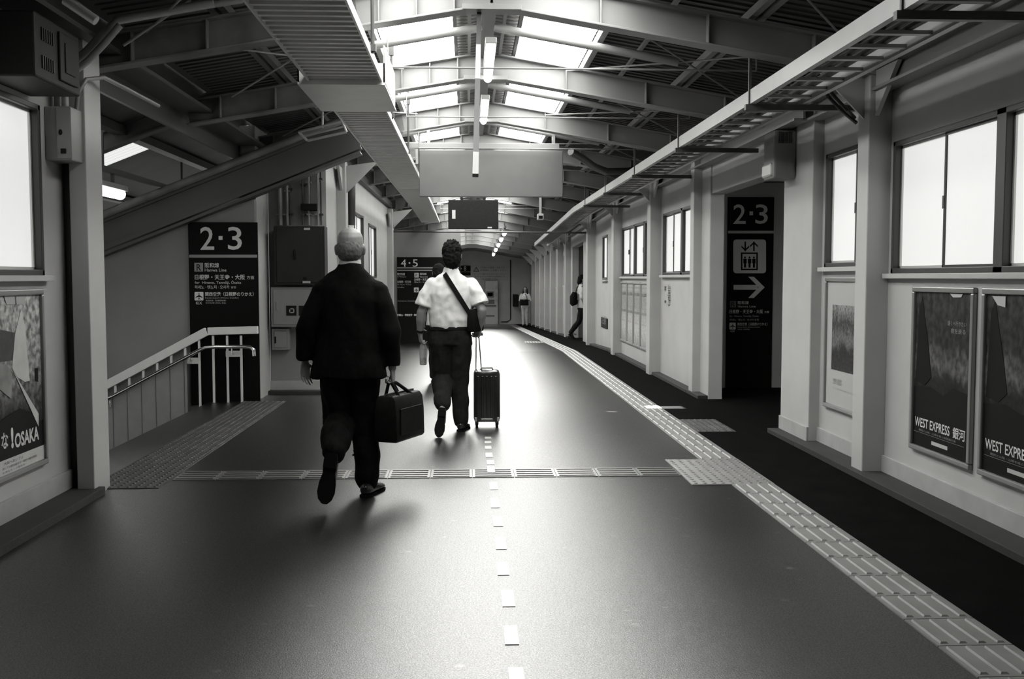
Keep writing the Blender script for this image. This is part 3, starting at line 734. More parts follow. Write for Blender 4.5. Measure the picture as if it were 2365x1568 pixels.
# monitor
Ym = 17.0
tl, br = aY(1035, 461, Ym), aY(1151, 529, Ym)
r = thing('hanging_monitor', ((tl.x + br.x) / 2, Ym, br.z), 'black flat display hanging below and behind the blank board', 'monitor')
mbox(tl.x, br.x, Ym, Ym + .09, br.z, tl.z).build('casing', M['screen'], r, bevel=.012)
q0, q1 = aY(1044, 485, Ym - .002), aY(1052, 505, Ym - .002); mbox(q0.x, q1.x, Ym - .004, Ym, q1.z, q0.z).build('sticker', M['dim'], r)
q0, q1 = aY(1126, 524, Ym - .002), aY(1136, 527, Ym - .002); mbox(q0.x, q1.x, Ym - .003, Ym, q1.z, q0.z).build('badge', M['dim'], r)
for x in (1066, 1119):
    q = aY(x, 461, Ym).x; mbox(q - .025, q + .025, Ym + .02, Ym + .07, tl.z - .005, zr(q) - .02).build('bracket', M['screen'], r)
# security camera
Yc = 14.6; c0 = aY(1248, 508, Yc)
r = thing('security_camera', c0, 'small white camera on a thin pole below the board', 'camera')
MB().box(c0.x - .016, c0.x + .016, Yc - .016, Yc + .016, c0.z + .075, zr(c0.x) - .02).build('pole', M['rail'], r)
mbox(c0.x - .045, c0.x + .045, Yc - .08, Yc + .06, c0.z, c0.z + .085).build('housing', M['rail'], r, bevel=.008)
mbox(c0.x - .028, c0.x + .028, Yc - .083, Yc - .079, c0.z + .015, c0.z + .055).build('window', M['black'], r)
# transverse pipe above the crossing
tag(MB().tube([(-1.72, 22.3, 2.52 + fz(22.3)), (2.78, 22.3, 2.50 + fz(22.3))], .022, 8, side=(0, 1, 0)).build('conduit', M['steeld'], smooth=True), 'thin horizontal pipe crossing the corridor below the black display', 'pipe')

# ================================================================== SIGNS
def station_sign(name, label, Y, px, rows, wall_y=None, arrows=None):
    """px: (left, top, right, bottom) pixel edges on the plane Y, facing the camera"""
    l, t, rr, b = px
    A, B = aY(l, t, Y), aY(rr, b, Y)
    r = thing(name, ((A.x + B.x) / 2, Y, B.z), label, 'sign')
    return r, A, B
def fit(mb, body, Y, x0, y0, x1, y1, mi=0, bold=0, dep=.003):
    a, b = aY(x0, y0, Y), aY(x1, y1, Y)
    text(mb, body, (0, b.x - a.x, 0, a.z - b.z), (a.x, Y, b.z), X1, mi, bold, dep)
def fpoly(mb, pts, Y, mi=0, dep=.002, th=.001):
    P = [aY(x, y, Y) for x, y in pts]
    mb.prism([Vector((p.x, Y - dep, p.z)) for p in P], (0, -th, 0), mi)
def fbox(mb, x0, y0, x1, y1, Y, mi=0, dep=.002, th=.001): fpoly(mb, [(x0, y0), (x1, y0), (x1, y1), (x0, y1)], Y, mi, dep, th)
def prr(x0, y0, x1, y1, r): return [(a, b) for a, b in rrect(x0, x1, y0, y1, r)]

# stair sign, full height black panel
Ys_ = 11.46
l = aY(436, 513, Ys_); rt_ = aY(594, 513, Ys_)
r = thing('platform_sign', ((l.x + rt_.x) / 2, Ys_, 0), 'tall black 2·3 platform sign standing behind the stair railing', 'sign')
mbox(l.x - .01, rt_.x, Ys_, Ys_ + .028, -.04, l.z).build('board', M['black'], r)
mb = MB(); fbox(mb, 437, 588, 594, 595, Ys_); mb.build('divider_band', M['grey'], r)
mb = MB(); fit(mb, '2', Ys_, 462, 524, 495, 577, bold=.006); fit(mb, '3', Ys_, 526, 524, 559, 577, bold=.006); fbox(mb, 505, 545, 514, 554, Ys_)
mb.build('platform_number', M['white'], r)
mb = MB(); fbox(mb, 449, 607, 469, 627, Ys_); mb.build('line_symbol', M['grey'], r)
mb = MB(); fit(mb, 'R', Ys_, 454, 610, 465, 625, dep=.0045, bold=.01); mb.build('symbol_letter', M['black'], r)
mb = MB()
fit(mb, '阪和線', Ys_, 473, 607, 506, 618, bold=.012); fit(mb, 'Hanwa Line', Ys_, 473, 620, 523, 627)
fit(mb, '日根野・天王寺・大阪', Ys_, 450, 634, 566, 646, bold=.012); fit(mb, '方面', Ys_, 570, 637, 587, 645)
fit(mb, 'for  Hineno, Tennōji, Ōsaka', Ys_, 450, 648, 557, 657); fit(mb, '히네노 · 텐노지 · 오사카', Ys_, 450, 659, 530, 667); fit(mb, '방면', Ys_, 534, 661, 545, 666)
fit(mb, '関西空港（日根野のりかえ）', Ys_, 474, 674, 586, 684, bold=.012)
mb.build('lettering', M['white'], r)
mb = MB(); fit(mb, 'Kansai airport (Hineno transfer)', Ys_, 474, 686, 551, 690.5); fit(mb, '关西机场（日根野换乘）', Ys_, 475, 692, 522, 696); fit(mb, '간사이공항 (히네노 환승)', Ys_, 475, 698, 522, 702); mb.build('small_lettering', M['dim'], r)
mb = MB(); fpoly(mb, prr(449.5, 674, 470, 694, 2), Ys_); fit(mb, 'KIX', Ys_, 453, 696.5, 467, 703); mb.build('airport_symbol', M['white'], r)
def plane_icon(mb, cx, cy, s, Y):
    P = [(0, -9), (.9, -7.5), (.9, -2.6), (8, 2), (8, 3.8), (.9, 1.6), (.7, 5.2), (2.6, 7), (2.6, 8), (0, 7.3), (-2.6, 8), (-2.6, 7), (-.7, 5.2), (-.9, 1.6), (-8, 3.8), (-8, 2), (-.9, -2.6), (-.9, -7.5)]
    fpoly(mb, [(cx + a * s, cy + b * s) for a, b in P], Y, dep=.0035)
mb = MB(); plane_icon(mb, 460, 684, .95, Ys_); mb.build('airport_icon', M['black'], r)

# lift doorway sign
Yl = 12.6
l = aY(1682, 455, Yl); rt_ = aY(1788, 455, Yl); bz = .0
r = thing('lift_sign', ((l.x + rt_.x) / 2, Yl, 0), 'tall black 2·3 sign with lift symbol and arrow inside the doorway', 'sign')
mbox(l.x, rt_.x, Yl - .005, Yl + .02, -.01, l.z).build('board', M['black'], r)
Yf = Yl - .005
mb = MB(); fbox(mb, 1681, 533, 1787, 539, Yf); mb.build('divider_band', M['dim'], r)
mb = MB(); fit(mb, '2', Yf, 1694, 472, 1722, 517, bold=.006); fit(mb, '3', Yf, 1745, 472, 1773, 517, bold=.006); fbox(mb, 1731, 488, 1739, 497, Yf); mb.build('platform_number', M['white'], r)
mb = MB(); fpoly(mb, prr(1693.5, 553, 1769, 631, 7), Yf); mb.build('lift_symbol', M['white'], r)
mb = MB()
def fr(x0, y0, x1, y1): fbox(mb, x0, y0, x1, y1, Yf, 0, .0035)
fr(1711, 583, 1750, 586.5); fr(1711, 620.5, 1750, 624); fr(1711, 583, 1714.5, 624); fr(1746.5, 583, 1750, 624)
for cx in (1720.5, 1731, 1741):
    fpoly(mb, [(cx + 2.3 * math.cos(a * PI / 4), 594.5 + 2.3 * math.sin(a * PI / 4)) for a in range(8)], Yf, dep=.0035)
    fr(cx - 3.8, 597.5, cx + 3.8, 608); fr(cx - 2.4, 608, cx + 2.4, 618)
for cx, s in ((1721, 1), (1741, -1)):
    cy = 569
    fr(cx - 1.7, cy - 11, cx + 1.7, cy + 11)
    tip = cy + 11 * s
    fpoly(mb, [(cx, tip), (cx - 9, tip - 9 * s), (cx - 9, tip - 13 * s), (cx, tip - 4.5 * s), (cx + 9, tip - 13 * s), (cx + 9, tip - 9 * s)], Yf, dep=.0045)
mb.build('lift_icon', M['black'], r)
mb = MB(); fbox(mb, 1694, 658, 1750, 669, Yf); fpoly(mb, [(1728, 639), (1741, 639), (1766, 663.5), (1741, 688), (1728, 688), (1752, 663.5)], Yf, dep=.003); mb.build('arrow', M['white'], r)
mb = MB(); fbox(mb, 1686, 695, 1700, 710, Yf); mb.build('line_symbol', M['machd'], r)
mb = MB(); fit(mb, 'R', Yf, 1689, 697, 1697, 708, dep=.0045); mb.build('symbol_letter', M['black'], r)
mb = MB(); fit(mb, '阪和線', Yf, 1704, 695, 1729, 703, bold=.01); fit(mb, 'Hanwa Line', Yf, 1704, 705, 1745, 710)
fit(mb, '日根野・天王寺・大阪', Yf, 1685, 715, 1762, 724, bold=.01); fit(mb, '方面', Yf, 1765, 718, 1776, 723); fit(mb, '関西空港（日根野のりかえ）', Yf, 1703, 745, 1772, 752)
mb.build('lettering', M['white'], r)
mb = MB(); fit(mb, 'for  Hineno, Tennōji, Ōsaka', Yf, 1685, 727, 1752, 733); fit(mb, '히네노 · 텐노지 · 오사카 방면', Yf, 1685, 736, 1752, 741); fit(mb, 'Kansai airport (Hineno transfer)', Yf, 1703, 754, 1755, 757); fit(mb, '关西机场（日根野换乘）', Yf, 1703, 759, 1732, 762); mb.build('small_lettering', M['dim'], r)
mb = MB(); fpoly(mb, prr(1684.5, 745, 1699, 761, 2), Yf); fit(mb, 'KIX', Yf, 1687, 763, 1697, 767); mb.build('airport_symbol', M['white'], r)
mb = MB(); plane_icon(mb, 1692, 753, .75, Yf); mb.build('airport_icon', M['black'], r)

# 4-5 sign on the crossing wall
Y4 = 23.36
l = aY(917, 594, Y4); rt_ = aY(1064, 594, Y4)
r = thing('crossing_sign', ((l.x + rt_.x) / 2, Y4, fz(Y4)), 'wide black 4·5 platform sign on the wall facing down the corridor', 'sign')
mbox(l.x, rt_.x, Y4, Y4 + .03, fz(Y4) - .01, l.z).build('board', M['black'], r)
mb = MB(); fbox(mb, 917, 617, 1060, 620, Y4); fbox(mb, 917, 623, 1060, 625.5, Y4); mb.build('divider_band', M['grey'], r)
mb = MB(); fit(mb, '4', Y4, 926, 599, 938, 616); fit(mb, '5', Y4, 953, 599, 965, 616); fbox(mb, 944, 605.5, 947.5, 609, Y4); mb.build('platform_number', M['white'], r)
mb = MB()
fit(mb, '関空快速', Y4, 917.5, 630, 935, 636); fit(mb, '日根野・天王寺', Y4, 918, 648, 949, 654); fit(mb, '阪和線', Y4, 970, 630, 985, 635); fit(mb, '日根野・天王寺・大阪', Y4, 957, 643, 1005, 648); fit(mb, '和歌山・関西空港・熊取', Y4, 917.5, 725, 965, 730, bold=.02)
mb.build('lettering', M['white'], r)
mb = MB(); fit(mb, 'Hanwa Line', Y4, 970, 637.5, 988, 641); fit(mb, 'for Wakayama', Y4, 917.5, 638, 938, 641); fit(mb, 'for Hineno, Tennoji', Y4, 918, 656, 949, 659); fit(mb, '텐노지 · 오사카', Y4, 957, 650, 990, 653); fit(mb, '히네노', Y4, 917.5, 662, 934, 665); fit(mb, 'Wakayama, Kumatori', Y4, 917.5, 694, 960, 696.5); mb.build('small_lettering', M['dim'], r)
mb = MB(); fbox(mb, 957, 630, 967, 641, Y4); fpoly(mb, prr(956, 664, 967, 675, 1), Y4); mb.build('airport_symbol', M['dim'], r)
mb = MB(); fit(mb, 'R', Y4, 959.5, 632, 964.5, 639, dep=.0045); plane_icon(mb, 961.5, 669.5, .5, Y4); mb.build('symbol_mark', M['black'], r)
# small -8 sign and notice on the far wall
Y8 = 44.96
def farbox(x0, y0, x1, y1, d0=.04): a, b = aY(x0, y0, Y8), aY(x1, y1, Y8); return MB().box(a.x, b.x, Y8 - d0, Y8 + .03, b.z, a.z)
a = aY(1068, 634, Y8)
r = thing('far_platform_sign', a, 'small black sign ending in 8 on the far end wall', 'sign')
farbox(1040, 613.5, 1087, 627).build('board', M['black'], r); farbox(1040, 628.5, 1087, 636).build('lower_board', M['black'], r)
mb = MB(); fit(mb, '8', Y8 - .04, 1071, 615, 1077, 625); fbox(mb, 1064, 619, 1066.5, 621.5, Y8 - .04); mb.build('platform_number', M['white'], r)
r = thing('warning_notice', aY(1135, 660, Y8), 'pale notice with warning triangle and lines of print on the end wall', 'notice')
farbox(1091, 612, 1174, 647.5, .005).build('sheet', mat('notice_sheet', .34, .6), r)
Yn = Y8 - .006
mb = MB(); fpoly(mb, [(1100, 616), (1107, 627), (1093, 627)], Yn); mb.build('warning_triangle', M['ink'], r)
mb = MB(); fpoly(mb, [(1100, 619), (1104.5, 625.5), (1095.5, 625.5)], Yn, dep=.0035); mb.build('triangle_inner', M['dim'], r)
mb = MB(); fit(mb, '!', Yn, 1099.3, 620.5, 1100.7, 625, dep=.0055)
for y0, y1, x0, x1, s in ((616, 620, 1109, 1165, 'ご利用のお客様へ お知らせ'), (622, 626, 1109, 1170, '手荷物にご注意ください'), (631, 634.5, 1094, 1168, 'ホームでの駆け込みはおやめください'), (637, 640, 1096, 1166, '歩きながらの操作は危険です'), (643, 646, 1110, 1150, 'ご協力お願いします')): fit(mb, s, Yn, x0, y0, x1, y1)
mb.build('lettering', M['ink'], r)
# unseen lamp added to brighten the lift sign, and the lamp over the stairs
tube_lamp(9.5, 10.7, 3.75, 2.5, 'added unseen lamp that brightens the sign in the lift passage', .2)
tube_lamp(8.95, 10.1, -3.42, 2.22, 'lit fluorescent lamp hanging over the stairs', .13)
mb = MB().beam((-3.42, 8.0, 2.44), (-3.42, 12.6, 2.44), .05, .05)
for y in (8.4, 9.6, 12.2): mb.beam((-3.42, y, 2.44), (-3.42, y, zs(-3.42)), .02, .02, up=(1, 0, 0))
for y in (9.2, 9.85): mb.beam((-3.42, y, 2.33), (-3.42, y, 2.44), .03, .03, up=(1, 0, 0))
tag(mb.build('lamp_rail', M['steeld']), 'dark rail carrying the lamp over the stairs', 'lamp rail')

# ================================================================== RAILING AND HANDRAIL
YR = 11.38
r = thing('stair_railing', (-2.9, YR, 0), 'white stair railing with flat top rail and thin uprights', 'railing')
A = [aY(596, 762, YR), aY(478, 765, YR), aY(224, 901, YR)]
slp = (A[1].z - A[2].z) / (A[1].x - A[2].x)
END = Vector((-5.2, YR, A[1].z - slp * (A[1].x + 5.2)))
mb = MB(); mb.beam(A[0], A[1] + Vector((.012, 0, 0)), .06, .085); mb.beam(A[1], END, .06, .095); mb.build('top_rail', M['hrail'], r, bevel=.006)
xb = [aY(q, 800, YR).x for q in (557, 525, 492.5, 460)]
stp = xb[2] - xb[3]
while xb[-1] > -5: xb.append(xb[-1] - stp)
def ztop(x): return A[1].z - .05 if x > A[1].x else A[1].z - .055 - slp * (A[1].x - x)
for x in xb:
    zb_ = 0 if x > -2.97 else -.02 - .527 * (-2.97 - x)
    MB().box(x - .012, x + .012, YR - .008, YR + .008, zb_, ztop(x)).build('baluster', M['hrail'], r)
YH = 11.28
P = [aY(587, 822, YH), aY(586, 808, YH), aY(578, 802, YH), aY(565, 800.5, YH), aY(500, 801, YH), aY(474, 803, YH), aY(462, 808, YH)]
P2 = aY(262, 914, YH); P3 = aY(243, 922, YH)
r2 = thing('handrail', (P[4].x, YH, P[4].z), 'round stainless handrail with curled end in front of the white railing', 'handrail')
MB().tube(P + [P2, P3, aY(237, 930, YH), aY(240, 940, YH)], .021, 12, side=(0, 1, 0)).build('rail', M['chrome'], r2, smooth=True)
MB().tube([aY(228, 936, YH - .02), aY(240, 931, YH - .02)], .018, 10, side=(0, 1, 0)).build('lower_rail', M['chrome'], r2, smooth=True)
MB().ell(aY(238, 925, YH), .035, .035, .045, 12, 8).build('elbow', M['chrome'], r2, smooth=True)
for (bx, by, hw, hh) in ((540, 817, 18, 7), (443, 833, 15, 7), (262, 937, 14, 8)):
    q = aY(bx, by, YR - .012); w_, h_ = hw * YR / FPX, hh * YR / FPX
    b_ = mbox(q.x - w_, q.x + w_, YR - .016, YR - .01, q.z - h_, q.z + h_).build('bracket_plate', M['hrail'], r2)
    mb = MB(); mb.tube([(q.x, YR - .016, q.z), (q.x, YH, q.z + .005), (q.x, YH, aY(bx, by - 13, YH).z)], .009, 8); mb.build('bracket_arm', M['chrome'], b_)
q = aY(232, 841, 11.49)
r = thing('switch_box', q, 'small dark wall box beside the column above the stair railing', 'switch box')
a, b = aY(222, 825, 11.49), aY(241, 858, 11.49)
mbox(a.x, b.x, 11.45, 11.5, b.z, a.z).build('body', M['cab'], r, bevel=.004); mbox((a.x + b.x) / 2 - .006, (a.x + b.x) / 2 + .006, 11.446, 11.45, b.z, a.z).build('divider', M['grey'], r)

# ================================================================== CABINETS IN THE RECESS
def cabinet(name, label, px, Y, d, m, door=True, extra=None):
    a, b = aY(px[0], px[1], Y - d), aY(px[2], px[3], Y - d)
    r = thing(name, ((a.x + b.x) / 2, Y, b.z), label, 'cabinet')
    mbox(a.x, b.x, Y - d, Y - .002, b.z, a.z).build('body', m, r, bevel=.006)
    mbox(a.x + .03, b.x - .03, Y - d - .012, Y - d, b.z + .03, a.z - .03).build('door', m, r, bevel=.004)
    return r, a, b
YW = 12.3
r, a, b = cabinet('electrical_cabinet', 'tall dark electrical cabinet mounted high in the recess', (632, 522, 751, 658), YW, .25, M['cab'])
for px in ((702, 526, 716, 531), (699, 649, 717, 654)):
    p0, p1 = aY(px[0], px[1], YW - .263), aY(px[2], px[3], YW - .263); mbox(p0.x, p1.x, YW - .266, YW - .262, p1.z, p0.z).build('nameplate', M['dim'], r)
p0 = aY(681, 588, YW - .262); mbox(p0.x - .012, p0.x + .012, YW - .28, YW - .262, p0.z - .06, p0.z + .06).build('handle', M['screen'], r, bevel=.003)
p0 = aY(704, 643, YW - .262); mbox(p0.x - .02, p0.x + .02, YW - .272, YW - .262, p0.z - .02, p0.z + .02).build('lock', M['screen'], r)
r, a, b = cabinet('hydrant_cabinet', 'pale wide cabinet with two dark square panels below the dark cabinet', (625, 663, 752, 755), YW, .2, M['cabl'])
for px in ((661, 706, 685, 729), (690, 706, 716, 729)):
    p0, p1 = aY(px[0], px[1], YW - .212), aY(px[2], px[3], YW - .212); f_ = mbox(p0.x, p1.x, YW - .216, YW - .21, p1.z, p0.z).build('square_panel', M['screen'], r)
    if px[0] == 661:
        q0, q1 = aY(668, 712, YW - .217), aY(680, 723, YW - .217); g_ = MB()
        for (x0, x1, z0, z1) in ((q0.x, q1.x, q0.z - .012, q0.z), (q0.x, q1.x, q1.z, q1.z + .012), (q0.x, q0.x + .012, q1.z, q0.z), (q1.x - .012, q1.x, q1.z, q0.z)): g_.box(x0, x1, YW - .219, YW - .216, z0, z1)
        g_.build('symbol', M['dim'], f_)
p0 = aY(640, 707, YW - .212); mbox(p0.x - .01, p0.x + .01, YW - .225, YW - .21, p0.z - .05, p0.z + .05).build('handle', M['grey'], r, bevel=.003)
r, a, b = cabinet('small_cabinet', 'small pale locker with slot handle at the bottom of the recess wall', (627, 759, 669, 808), YW, .12, M['cabl'])
p0 = aY(636, 785, YW - .132); mbox(p0.x - .009, p0.x + .009, YW - .14, YW - .13, p0.z - .04, p0.z + .04).build('handle', M['screen'], r)
for i, (x0, wd, top_, m_) in enumerate(((648, .05, 395, 'pipe'), (664, .035, 420, 'pipe'), (671, .02, 415, 'wire'), (700, .028, 405, 'wire'), (714, .028, 400, 'pipe'), (735, .03, 395, 'pipe'), (742, .02, 392, 'wire'))):
    q = aY(x0, 520, YW - .06); t_ = aY(x0, top_, YW - .06)
    mb = MB().tube([(q.x, YW - .06, q.z), (q.x, YW - .06, t_.z)], wd / 2, 8)
    for zc in (q.z + .12, t_.z - .12): mb.box(q.x - wd, q.x + wd, YW - .07, YW - .002, zc, zc + .02)
    tag(mb.build('conduit', M[m_], smooth=True), ['thick grey pipe rising from the dark cabinet, nearest the pier', 'grey pipe rising from the dark cabinet, second from the pier', 'thin black cable rising beside the second pipe above the dark cabinet', 'black cable above the middle of the dark cabinet', 'grey pipe above the middle of the dark cabinet', 'grey pipe at the far edge above the dark cabinet', 'thin black cable at the far edge above the dark cabinet'][i], 'pipe')
q0, q1 = aY(694, 470, YW - .1), aY(732, 486, YW - .1)
tag(mbox(q0.x, q1.x, YW - .1, YW - .002, q1.z, q0.z).build('junction_box', M['screen'], bevel=.004), 'small dark junction box on the pipes above the dark cabinet', 'junction box')
# ladder rack above the stair fascia seen against the dark
mb = MB()
P = [aY(690, 305, 10.5), aY(790, 280, 10.5), aY(800, 305, 10.5), aY(710, 325, 10.5)]
for i in range(4): mb.tube([P[i], P[(i + 1) % 4]], .014, 8)
mb.tube([aY(700, 315, 10.5), aY(795, 292, 10.5)], .012, 8); q = aY(745, 295, 10.5); mb.tube([q, (q.x, q.y, zr(q.x))], .012, 8)
tag(mb.build('pipe_frame', M['pipe'], smooth=True), 'bent steel pipe frame hanging between the tray and the stair roof', 'pipe frame')
# drainpipe bend at the recess corner
P = [aY(812, 520, 14.6), aY(812, 430, 14.6), aY(816, 405, 14.6), aY(826, 398, 14.45)]
tag(MB().tube(P, .055, 10).build('drainpipe', M['wire'], smooth=True), 'dark drainpipe bending under the tray beside the slit window', 'drainpipe')

# ================================================================== LEFT COLUMN EQUIPMENT
a, b = aX(0, 100, -2.5), aX(106, 236, -2.32)
r = thing('air_unit', (-2.45, 6.1, 2.5), 'dark vented box mounted high above the frosted window by the column', 'equipment box')
mbox(-2.6, -2.3, 5.5, 6.12, 2.49, 2.84).build('casing', M['cab'], r, bevel=.012)
mbox(-2.3, -2.285, 5.80, 6.06, 2.53, 2.80).build('door_panel', M['cab'], r, bevel=.006)
mbox(-2.285, -2.278, 5.86, 6.0, 2.58, 2.75).build('inner_panel', M['cab'], r, bevel=.004)
g_ = MB()
for z in (2.55, 2.70):
    for i in range(6): g_.box(-2.3, -2.292, 5.58 + .028 * i, 5.59 + .028 * i, z, z + .07)
g_.build('vent', M['wire'], r)
r = thing('junction_box', (-2.5, 6.42, 2.13), 'pale metal junction box on the wall beside the column, with pipes on top', 'junction box')
mbox(-2.6, -2.44, 6.32, 6.52, 2.14, 2.47).build('box', M['cabl'], r, bevel=.008)
mbox(-2.525, -2.435, 6.312, 6.32, 2.15, 2.46).build('cover', M['cabl'], r, bevel=.003)
mbox(-2.50, -2.47, 6.305, 6.314, 2.18, 2.21).build('latch', M['screen'], r); MB().ell((-2.50, 6.31, 2.31), .012, .008, .018, 8, 6).build('knob', M['screen'], r)
for i, (dx, rad, P) in enumerate(((0, .028, [(-2.55, 6.42, 2.472), (-2.55, 6.42, 2.60), (-2.50, 6.42, 2.71), (-2.36, 6.42, 2.83), (-2.27, 6.43, 2.93), (-2.18, 6.46, 3.03), (-1.6, 6.5, 3.15)]), (1, .022, [(-2.49, 6.37, 2.472), (-2.49, 6.37, 2.59), (-2.44, 6.37, 2.68), (-2.34, 6.37, 2.76), (-2.25, 6.38, 2.86), (-2.15, 6.39, 2.98)]), (2, .014, [(-2.455, 6.46, 2.472), (-2.44, 6.45, 2.58), (-2.39, 6.46, 2.66), (-2.33, 6.6, 2.70), (-2.28, 6.9, 2.68), (-2.2, 7.3, 2.64)]))):
    tag(MB().tube(P, rad, 10).build('conduit', M['pipe'], smooth=True), ['thickest of the three pipes rising from the pale junction box', 'middle of the three pipes rising from the pale junction box', 'thinnest pipe looping from the pale junction box over the column'][i], 'pipe')
# long pipes under the dark roof on that side
for i, (p0, p1, rad) in enumerate((((280, 41), (560, 0), .022), ((150, 0), (222, 48), .025), ((285, 105), (440, 0), .01))):
    a, b = aY(p0[0], p0[1], 6.7 if i != 1 else 5.2), aY(p1[0], p1[1], 6.7 if i != 1 else 5.2)
    tag(MB().tube([a, b], rad, 10).build('conduit', M['pipe'], smooth=True), ['grey pipe crossing under the dark roof toward the near tray', 'grey pipe running under the dark roof above the vented box', 'thin rod slanting under the dark roof near the tray'][i], 'pipe')

# ================================================================== RIGHT WALL EQUIPMENT
r = thing('speaker_box', (2.75, 8.75, 2.3), 'grey wall box with grille at the top of the pier before the doorway', 'speaker')
mbox(2.66, 2.858, 8.62, 8.93, 2.28, 2.695).build('casing', M['steel'], r, bevel=.02)
g_ = MB()
for i in range(7): g_.box(2.70 + .018 * i, 2.708 + .018 * i, 8.612, 8.62, 2.58, 2.68)
g_.build('grille', M['wire'], r)
mbox(2.64, 2.68, 8.66, 8.92, 2.30, 2.42).build('lens_cover', M['alul'], r, bevel=.02)
# notices and posters
def poster(label, x, s, y0, y1, z0, z1, fmat, m, name='poster_frame'):
    """framed poster on a wall; s=+1 on the +X wall, y0 < y1"""
    r = thing(name, (x, (y0 + y1) / 2, z0), label, 'poster')
    t = .035; f = MB(); d = .03
    xa, xb = x - d * s, x
    for k, A in enumerate(((y0, y1, z0, z0 + t), (y0, y1, z1 - t, z1), (y0, y0 + t, z0 + t, z1 - t), (y1 - t, y1, z0 + t, z1 - t))): f.box(xa, xb, *A)
    f.build('frame', fmat, r, bevel=.008)
    MB().box(x - .012 * s, x - .002 * s, y0 + t, y1 - t, z0 + t, z1 - t).build('print', m, r)
    return r, x - .0125 * s
fr_m = M['alul'] = mat('poster_frame_alu', .22, .3, metal=.5)
for j, (y0, y1, lb) in enumerate(((5.64, 6.44, 'framed dark train poster on the wall nearest the tall column'), (4.75, 5.55, 'framed dark train poster cut off at the edge of the photo'))):
    r, xf = poster(lb, 2.95, 1, y0, y1, .29, 1.36, fr_m, M['pr_train'])
    W_ = y1 - y0 - .07; mb = MB()
    flat(mb, [(.02, .42), (.05, .90), (.09, .97), (.13, .84), (.20, .62), (.24, .46), (.15, .40)], Vector((xf, y1 - .035, .325)), -Y1, 0, .0007); flat(mb, [(.0, .20), (W_, .20), (W_, .40), (.52, .42), (.40, .36), (.22, .40), (.0, .38)], Vector((xf, y1 - .035, .325)), -Y1, 0, .0006); mb.build('dark_tree', M['pr_black'], r)
    O = Vector((xf, y1 - .035, .325)); u = -Y1
    mb = MB(); flat(mb, [(0, 0), (W_, 0), (W_, .20), (0, .20)], O, u, 0, .0005); mb.build('footer', M['pr_black'], r)
    mb = MB(); text(mb, 'WEST EXPRESS', (.03, .50, .125, .185), O, u, bold=.012, depth=.003); mb.build('title_lettering', M['white'], r); mb = MB(); text(mb, '銀河', (.54, .69, .12, .19), O, u, bold=.012, depth=.003); mb.build('title_lettering', M['white'], r)
    mb = MB(); text(mb, '関西と山陰・山陽を結ぶ長距離列車', (.09, .58, .098, .112), O, u, depth=.003); flat(mb, [(.02, .088), (.68, .088), (.68, .0895), (.02, .0895)], O, u, 0, .003); mb.build('small_lettering', M['grey'], r)
    mb = MB(); flat(mb, [(.27, .035), (.48, .035), (.48, .058), (.27, .058)], O, u, 0, .003); mb.build('label_strip', M['dim'], r)
    mb = MB(); text(mb, '遠くへ行きたい', (.44, .67, .80, .83), O, u, depth=.003); text(mb, '夜を走る', (.48, .66, .755, .785), O, u, depth=.003); mb.build('slogan_lettering', M['grey'], r)
    if j == 1:
        mb = MB(); flat(mb, [(.06, .99), (.20, .99), (.20, .93), (.12, .94)], O, u, 0, .003); mb.build('pale_corner', M['dim'], r)
    else:
        mb = MB(); flat(mb, [(.46, .995), (.62, .995), (.60, .975), (.50, .972)], O, u, 0, .003); mb.build('pale_corner', M['dim'], r)
r, xf = poster('pale framed poster with a dark tree photo, between column and pier', 2.95, 1, 7.26, 8.05, .36, 1.42, fr_m, M['paper'])
mb = MB().box(xf - .002, xf - .0005, 7.42, 7.90, .68, 1.2); mb.build('photo', M['pr_tree'], r)
mb = MB(); O = Vector((xf, 8.015, .395)); text(mb, '京都', (.15, .34, .17, .22), O, -Y1, depth=.003); text(mb, 'そうだ 旅に出よう', (.15, .55, .13, .145), O, -Y1, depth=.003); mb.build('lettering', M['grey'], r)
# timetable posters under the fourth window
for i in range(4):
    y1 = 18.0 - i * .69
    lb = ['printed route board under the four-pane window, farthest from the camera', 'printed route board under the four-pane window, second from the far end', 'printed route board under the four-pane window, third from the far end', 'printed route board under the four-pane window, nearest the camera'][i]
    r, xf = poster(lb, 2.8, 1, y1 - .66, y1, .27, 1.34, mat('route_frame_%d' % i, .2, .5), M['pr_time'], 'route_board')
    mb = MB(); O = Vector((xf, y1 - .035, .305))
    for (u0, u1, z0, z1) in ((.02, .57, .93, .95), (.05, .55, .60, .615), (.05, .3, .35, .36)): flat(mb, [(u0, z0), (u1, z0), (u1, z1), (u0, z1)], O, -Y1, 0, .001)
    mb.build('printed_lines', M['grey'], r)
    mb = MB(); text(mb, 'きっぷ運賃表', (.06, .5, .80, .86), O, -Y1, depth=.002); mb.build('lettering', M['ink'], r); mb = MB(); text(mb, 'のりかえ案内', (.08, .48, .50, .55), O, -Y1, depth=.002); mb.build('lettering', M['ink'], r)
def wall_notice(label, px, X, body, name='wall_notice'):
    l, t, rr_, b = px
    A, B = aX(l, t, X), aX(rr_, b, X)
    r = thing(name, (X, (A.y + B.y) / 2, B.z), label, 'notice')
    return r, A, B
A, B = aX(1543, 657, 2.8), aX(1549, 708, 2.8)
r = thing('wall_notice', (2.8, A.y, B.z), 'dark vertical lettering stuck on the wall under the two-pane window', 'notice')
mb = MB(); st = 'この付近は禁煙です'; n = len(st); h = (A.z - B.z) / n
for i, ch in enumerate(st): text(mb, ch, (0, A.y - B.y, A.z - B.z - (i + .9) * h, A.z - B.z - (i + .1) * h), (2.8, A.y, B.z), -Y1, bold=.03, depth=.003)
